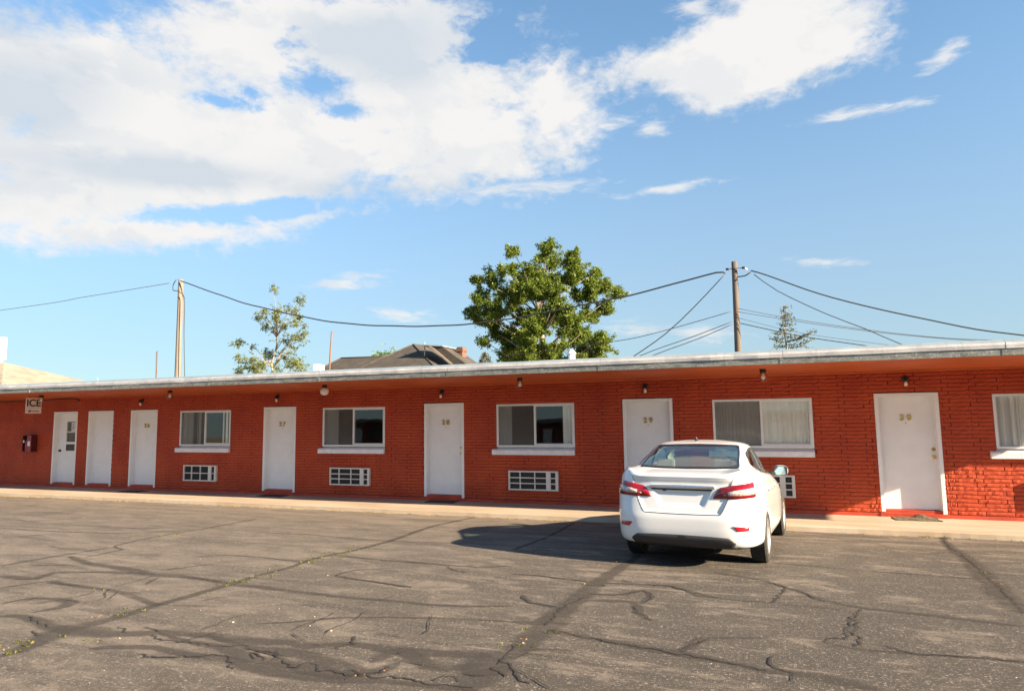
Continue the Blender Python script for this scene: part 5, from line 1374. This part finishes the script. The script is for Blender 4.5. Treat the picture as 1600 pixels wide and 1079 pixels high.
def make_tree(x, y, blobs, depth, lmat, bmat, label, cat, dens, size, trunk, name='tree', limb=.05, twig=.16, seed=1):
    rng.seed(seed)
    t = empty(name, (x, y, -.35), 0, label, cat)
    k = MB(); lf = MB(); base = Vector((0, 0, 0))
    zs = [b[1] for b in blobs]; x0 = sum(b[0] for b in blobs) / len(blobs) - x; ztop = max(zs) + .35; zlow = min(zs) + .35
    stem = [Vector((0, 0, 0))]
    for i in range(1, 9):
        f = i / 8; stem.append(Vector((x0 * f + rng.gauss(0, .08), rng.gauss(0, .08), (zlow + (ztop - zlow) * .55) * f)))
    k.tube(stem, [trunk * (1 - .8 * i / 8) for i in range(9)], 10)
    for bx, bz, br in blobs:
        h = max(.2, 1 - ((bx - x - x0) / (max(abs(b[0] - x - x0) for b in blobs) + .1)) ** 2) ** .5
        c = Vector((bx - x, rng.uniform(-1, 1) * depth * h, bz + .35))
        # limb from the stem
        zi = max(zlow * .45, min(c.z - .6 - abs(c.x - x0) * .55, stem[-1].z)); j = min(7, max(0, int(zi / stem[-1].z * 8))); s = stem[j].lerp(stem[j + 1], .5)
        m1 = s.lerp(c, .35) + Vector((rng.gauss(0, .12), rng.gauss(0, .12), .12)); m2 = s.lerp(c, .7) + Vector((rng.gauss(0, .12), rng.gauss(0, .12), .16))
        k.tube([s, m1, m2, c], [limb * 1.25, limb * .85, limb * .5, limb * .18], 6)
        for _ in range(4):
            d = Vector((rng.gauss(0, 1), rng.gauss(0, 1), rng.gauss(.4, 1))).normalized() * br * rng.uniform(.6, 1.05)
            k.tube([m2.lerp(c, rng.uniform(.2, 1)), c + d * .5 + Vector((0, 0, .04)), c + d], [limb * .28, limb * .2, limb * .08], 4)
        leaves(lf, c, br * 1.25, int(dens * br * br) + 6, size, (c - Vector((x0, 0, zlow + (ztop - zlow) * .3))).normalized(), twig)
    k.build('trunk', bmat, t, fix=False); lf.build('crown', lmat, t, fix=False)
    return t
BIG = [(545,170,45),(620,130,40),(560,250,70),(440,240,50),(390,270,40),(700,180,60),(810,170,60),(940,230,70),(1030,250,40),(850,260,80),(210,330,45),(270,390,55),(350,360,60),(440,340,80),(600,340,80),(720,380,90),(880,370,80),(960,330,60),(1060,430,70),(1150,450,60),(1240,470,50),(1000,500,80),(1090,560,60),(240,500,60),(330,480,70),(450,470,90),(580,470,90),(700,500,90),(850,490,90),(150,610,60),(90,640,30),(240,640,70),(350,620,90),(470,620,90),(600,640,90),(740,640,90),(880,640,90),(980,640,80),(1190,640,35),(230,740,50),(330,760,80),(190,830,40),(420,780,80),(550,800,90),(700,800,90),(850,800,90),(960,760,80),(350,900,80),(480,910,90),(620,930,90),(760,930,90),(900,930,90),(1050,900,80),(1140,880,60),(300,960,50),(400,1000,80),(560,1040,90),(720,1040,90),(880,1030,90),(1040,1000,70)]
make_tree(-11.9, 22, [(-11.82 + (a - 668) / 150 * (1.14 if a < 668 else 1.075), 8.05 - (b - 565) / 150 * 1.02, r / 150) for a, b, r in BIG], 2.6, M['leaf'], M['barkpale'], 'large dense green broadleaf tree rising behind the motel roof', 'tree', 14500, .060, .34, limb=.034, twig=.24, seed=5)
THIN = [(640,170,40),(740,260,55),(620,340,45),(690,410,50),(620,450,70),(520,400,50),(440,440,40),(490,530,50),(560,540,40),(740,430,50),(800,400,40),(800,520,45),(690,540,50),(890,545,25),(850,600,35),(700,670,80),(790,640,50),(240,680,50),(200,640,25),(330,700,30),(300,830,60),(280,900,70),(230,950,60),(400,850,50),(460,760,40),(500,810,50),(580,800,70),(640,880,70),(730,900,60),(820,900,50),(560,920,60),(360,930,60),(420,980,60),(640,980,60),(780,980,50)]
make_tree(-29.3, 20, [(-29.83 + (a - 476) / 126, 7.4 - (b - 571) / 157, r / 150) for a, b, r in THIN], .9, M['leafpale'], M['barkpale'], 'sparse pale tree with bare twigs beside the thin leaning pipe', 'tree', 3000, .052, .14, limb=.024, twig=.14, seed=8)
# conifers: whorls of drooping boughs
def conifer(x, y, z0, z1, boughs, label, trunk, size, n, ragged):
    t = empty('conifer', (x, y, -.35), 0, label, 'tree')
    k = MB(); lf = MB(); H = z1 + .35; k.tube([(0, 0, 0), (.02, 0, H * .6), (-.12 * ragged, 0, H)], [trunk, trunk * .55, trunk * .1], 8)
    rng.seed(4)
    for bx, bz, tip in boughs:
        a = Vector((-.05 * ragged, 0, bz + .35)); b = Vector((bx, rng.uniform(-.5, .5) * abs(bx), bz + .35 + tip)); m1 = a.lerp(b, .5) + Vector((0, 0, -.08))
        k.tube([a, m1, b], [trunk * .22, trunk * .15, .008], 5)
        for q in range(int(n * (.6 + abs(bx)))):
            f = rng.random() ** .6; p = (a.lerp(m1, f * 2) if f < .5 else m1.lerp(b, f * 2 - 1)) + Vector((rng.gauss(0, .10), rng.gauss(0, .10), rng.gauss(0, .06)))
            d = Vector((rng.gauss(0, 1) + (b - a).x, rng.gauss(0, 1), rng.gauss(.5, .5))).normalized(); w = d.cross(Vector((rng.gauss(0, 1), rng.gauss(0, 1), 1))).normalized()
            l = size * rng.uniform(.6, 1.3); lf.add([p - w * l * .3, p + w * l * .3, p + d * l], [(0, 1, 2)])
    k.build('trunk', M['bark'], t, fix=False); lf.build('crown', M['needle'], t, fix=False)
bo = [(.1, 7.65, .15), (-.12, 7.4, .2), (.2, 7.25, .1), (-.2, 7.05, .15), (.28, 6.95, .1), (-.3, 6.75, .1), (.3, 6.7, .05), (-.3, 6.5, .0), (.35, 6.45, .05), (-.65, 6.25, .05), (-.8, 6.05, -.05), (.5, 6.1, 0), (-.55, 5.85, 0), (1.0, 5.8, .3), (1.35, 5.75, .5), (1.2, 5.6, .25), (-.6, 5.55, .05), (.8, 5.5, .1), (-.7, 5.3, 0), (.7, 5.2, .05), (1.1, 5.2, .1), (-.6, 5.0, 0), (.6, 4.9, 0)]
conifer(.95, 26, 3, 7.85, bo, 'ragged thin conifer behind the roof right of the brown pole', .12, .11, 60, 2.0)
bo = [(s * .12 * (i + 1), 8.0 - .22 * i, -.05) for i in range(8) for s in (1, -1)]
conifer(-25.5, 45, 3, 8.15, bo, 'tiny conifer tip between the chimney and the big tree', .12, .16, 60, .2)
make_tree(-45.8, 60, [(-46.8, 9.6, .8), (-45.6, 9.7, .9), (-44.4, 9.5, .8), (-47.6, 9.1, .7), (-43.6, 9.2, .6), (-45.5, 8.6, 1.2)], .8, M['leafbush'], M['bark'], 'bright green bush top showing behind the grey house roof', 'tree', 320, .16, .2, twig=.5, seed=3)

# grey roofed house
def zline(name, c, cdark, sc):
    m, t, b = newmat(name); p = pos(t); s = t.add('ShaderNodeSeparateXYZ'); t.l.new(p, s.inputs[0])
    v = t.add('ShaderNodeTexBrick'); cb_ = t.add('ShaderNodeCombineXYZ'); t.l.new(t.math('ADD', s.outputs[0], s.outputs[1]), cb_.inputs[0]); t.l.new(s.outputs[2], cb_.inputs[1]); t.l.new(cb_.outputs[0], v.inputs['Vector'])
    v.inputs['Scale'].default_value = sc; v.inputs['Color1'].default_value = tuple(c) + (1,); v.inputs['Color2'].default_value = tuple(x * .72 for x in c) + (1,); v.inputs['Mortar'].default_value = tuple(cdark) + (1,)
    v.inputs['Mortar Size'].default_value = .03; v.inputs['Row Height'].default_value = .12; v.inputs['Brick Width'].default_value = .5
    col = t.mix(t.smooth(t.noise(p, 1.2, 6, .65), .35, .7, 0, .5), v.outputs[0], tuple(x * 1.35 for x in c))
    t.l.new(col, b.inputs['Base Color']); b.inputs['Roughness'].default_value = .92; t.l.new(t.bump(v.outputs['Fac'], .4, -.03), b.inputs['Normal']); return m
M['shingle'] = zline('dark_shingle_courses', (.066, .058, .050), (.03, .026, .022), 1.6)
M['shingletan'] = zline('tan_shingle_courses', (.27, .24, .195), (.19, .165, .13), 1.6)
hs = empty('house', (-28.5, 37, -.35), 0, 'house with a dark grey hip roof, dormer and brick chimney behind the motel', 'house')
def P3(x, y, z): return (x + 28.5, y - 37, z + .35)
k = MB(); k.add([P3(*p) for p in ((-33.6, 31.5, -.35), (-23.0, 31.5, -.35), (-23.0, 42.5, -.35), (-33.6, 42.5, -.35), (-33.6, 31.5, 4.7), (-23.0, 31.5, 4.7), (-23.0, 42.5, 4.7), (-33.6, 42.5, 4.7))], [(0, 1, 5, 4), (1, 2, 6, 5), (2, 3, 7, 6), (3, 0, 4, 7)])
k.add([P3(*p) for p in ((-37.5, 32.5, -.35), (-33.6, 32.5, -.35), (-33.6, 38, -.35), (-37.5, 38, -.35), (-37.5, 32.5, 4.7), (-33.6, 32.5, 4.7), (-33.6, 38, 4.7), (-37.5, 38, 4.7))], [(0, 1, 5, 4), (2, 3, 7, 6), (3, 0, 4, 7)])
k.build('wall', M['housewall'], hs)
A = P3(-28.35, 36.2, 8.12); A2 = P3(-28.0, 37.6, 8.12)
e = [P3(-34.2, 31.1, 4.55), P3(-22.4, 31.1, 4.55), P3(-22.4, 43, 4.55), P3(-34.2, 43, 4.55)]
k = MB(); k.add([A, A2] + e, [(2, 3, 0), (3, 4, 1, 0), (4, 5, 1), (5, 2, 0, 1)])
L1, L2 = P3(-34.95, 35.2, 7.16), P3(-29.5, 35.2, 7.10)
f_ = [P3(-37.9, 32.0, 4.75), P3(-29.5, 32.0, 4.75), P3(-29.5, 38.4, 4.75), P3(-37.9, 38.4, 4.75)]
k.add([L1, L2] + f_, [(2, 3, 1, 0), (4, 5, 0, 1), (5, 2, 0)])
roof = k.build('roof', M['shingle'], hs)
k = MB()                                                   # hip and ridge caps
for a, b in ((A, e[1]), (A, e[0]), (A, A2), (A2, e[2]), (L1, L2), (L1, f_[0])): k.tube([a, b], .07, 5)
k.build('ridge_cap', M['shingle'], roof)
def slab(poly, y0, y1): return MB().prism([(x + 28.5, z + .35) for x, z in poly], y0 - 37, y1 - 37)      # small gabled dormer on the right hand slope
dmr = slab([(-25.55, 7.60), (-24.4, 7.50), (-22.4, 6.1), (-23.6, 6.1)], 34.0, 37.2).build('dormer', M['shingle'], hs)
slab([(-25.62, 7.64), (-25.44, 7.66), (-23.50, 6.1), (-23.74, 6.1)], 33.90, 33.995).build('rake_board', M['cream'], dmr)
slab([(-26.45, 7.74), (-24.35, 7.545), (-24.35, 7.62), (-26.45, 7.83)], 33.9, 37.2).build('dormer_cap', M['galv'], dmr)
ch = MB(); cx0, cx1 = P3(-23.95, 0, 0)[0], P3(-23.42, 0, 0)[0]
ch.box(cx0, cx1, -1.4, -.6, 5.2 + .35, 7.25 + .35); ch.box(cx0 - .05, cx1 + .05, -1.45, -.55, 7.25 + .352, 7.5 + .35); ch.box(cx0 + .02, cx1 - .02, -1.38, -.62, 7.5 + .352, 7.62 + .35); ch.build('chimney', M['chimney'], hs)
k = MB(); px_, py_, pz_ = P3(-26.25, 34.4, 6.4); k.tube([(px_, py_, pz_), (px_, py_, pz_ + 1.65)], .045, 8); k.build('vent_pipe', M['galv'], hs)

# tan roofed building at the far left
tb = empty('tan_house', (-44, 14, -.35), 0, 'building with a pale tan shingle roof at the far left behind the motel', 'house')
k = MB(); k.box(-10, 7.2, -5.2, 6, 0, 3.4); k.build('wall', M['housewall'], tb)
def P4(x, y, z): return (x + 44, y - 14, z + .35)
k = MB(); rA, rB = P4(-52, 14, 6.3), P4(-45.2, 14, 5.75)
ee = [P4(-54.6, 8.4, 3.0), P4(-36.2, 8.4, 3.0), P4(-36.2, 20.4, 3.0), P4(-54.6, 20.4, 3.0)]
k.add([rA, rB] + ee, [(2, 3, 1, 0), (3, 4, 1), (4, 5, 0, 1), (5, 2, 0)]); rr_ = k.build('roof', M['shingletan'], tb)
k = MB(); k.box(*(P4(-46.6, 0, 0)[0], P4(-45.35, 0, 0)[0]), -1.0, .2, 5.95 + .35, 7.35 + .35); k.build('roof_cooler', M['sheet'], tb)
k = MB(); k.box(*(P4(-46.5, 0, 0)[0], P4(-45.45, 0, 0)[0]), -.9, .1, 5.2 + .35, 5.948 + .35); k.build('cooler_duct', M['galv'], tb)
wire('power_cable', [(-50, 8.0, 5.2), (-40.7, 8.0, 4.72), (-37.4, 8.0, 4.04), (-36.6, 8, 3.6)], .028, M['rust'], 'dark cable crossing the tan shingle roof at the far left', group=None)

# low motel wing across the lot, seen in the window glass only
ow = empty('motel_wing', (-12, -48, gz(-48)), 0, 'low dark motel wing across the lot that the windows reflect', 'motel')
k = MB(); k.box(-34, 34, -6, 0, 0, 2.6); k.build('wall', M['mortar'], ow)
k = MB(); k.box(-35, 35, -6.6, 1.5, 2.602, 2.76); k.box(-35, 35, 1.5, 1.56, 2.60, 2.86); k.build('roof', M['flash_low'], ow)
for i in range(9):
    x = -30 + i * 7
    k = MB(); k.box(x, x + 1, .002, .05, .05, 2.1); k.build('door', M['white'], ow)
    k = MB(); k.box(x + 2, x + 4, .002, .05, 1.1, 2.1); k.build('window', M['dark'], ow)
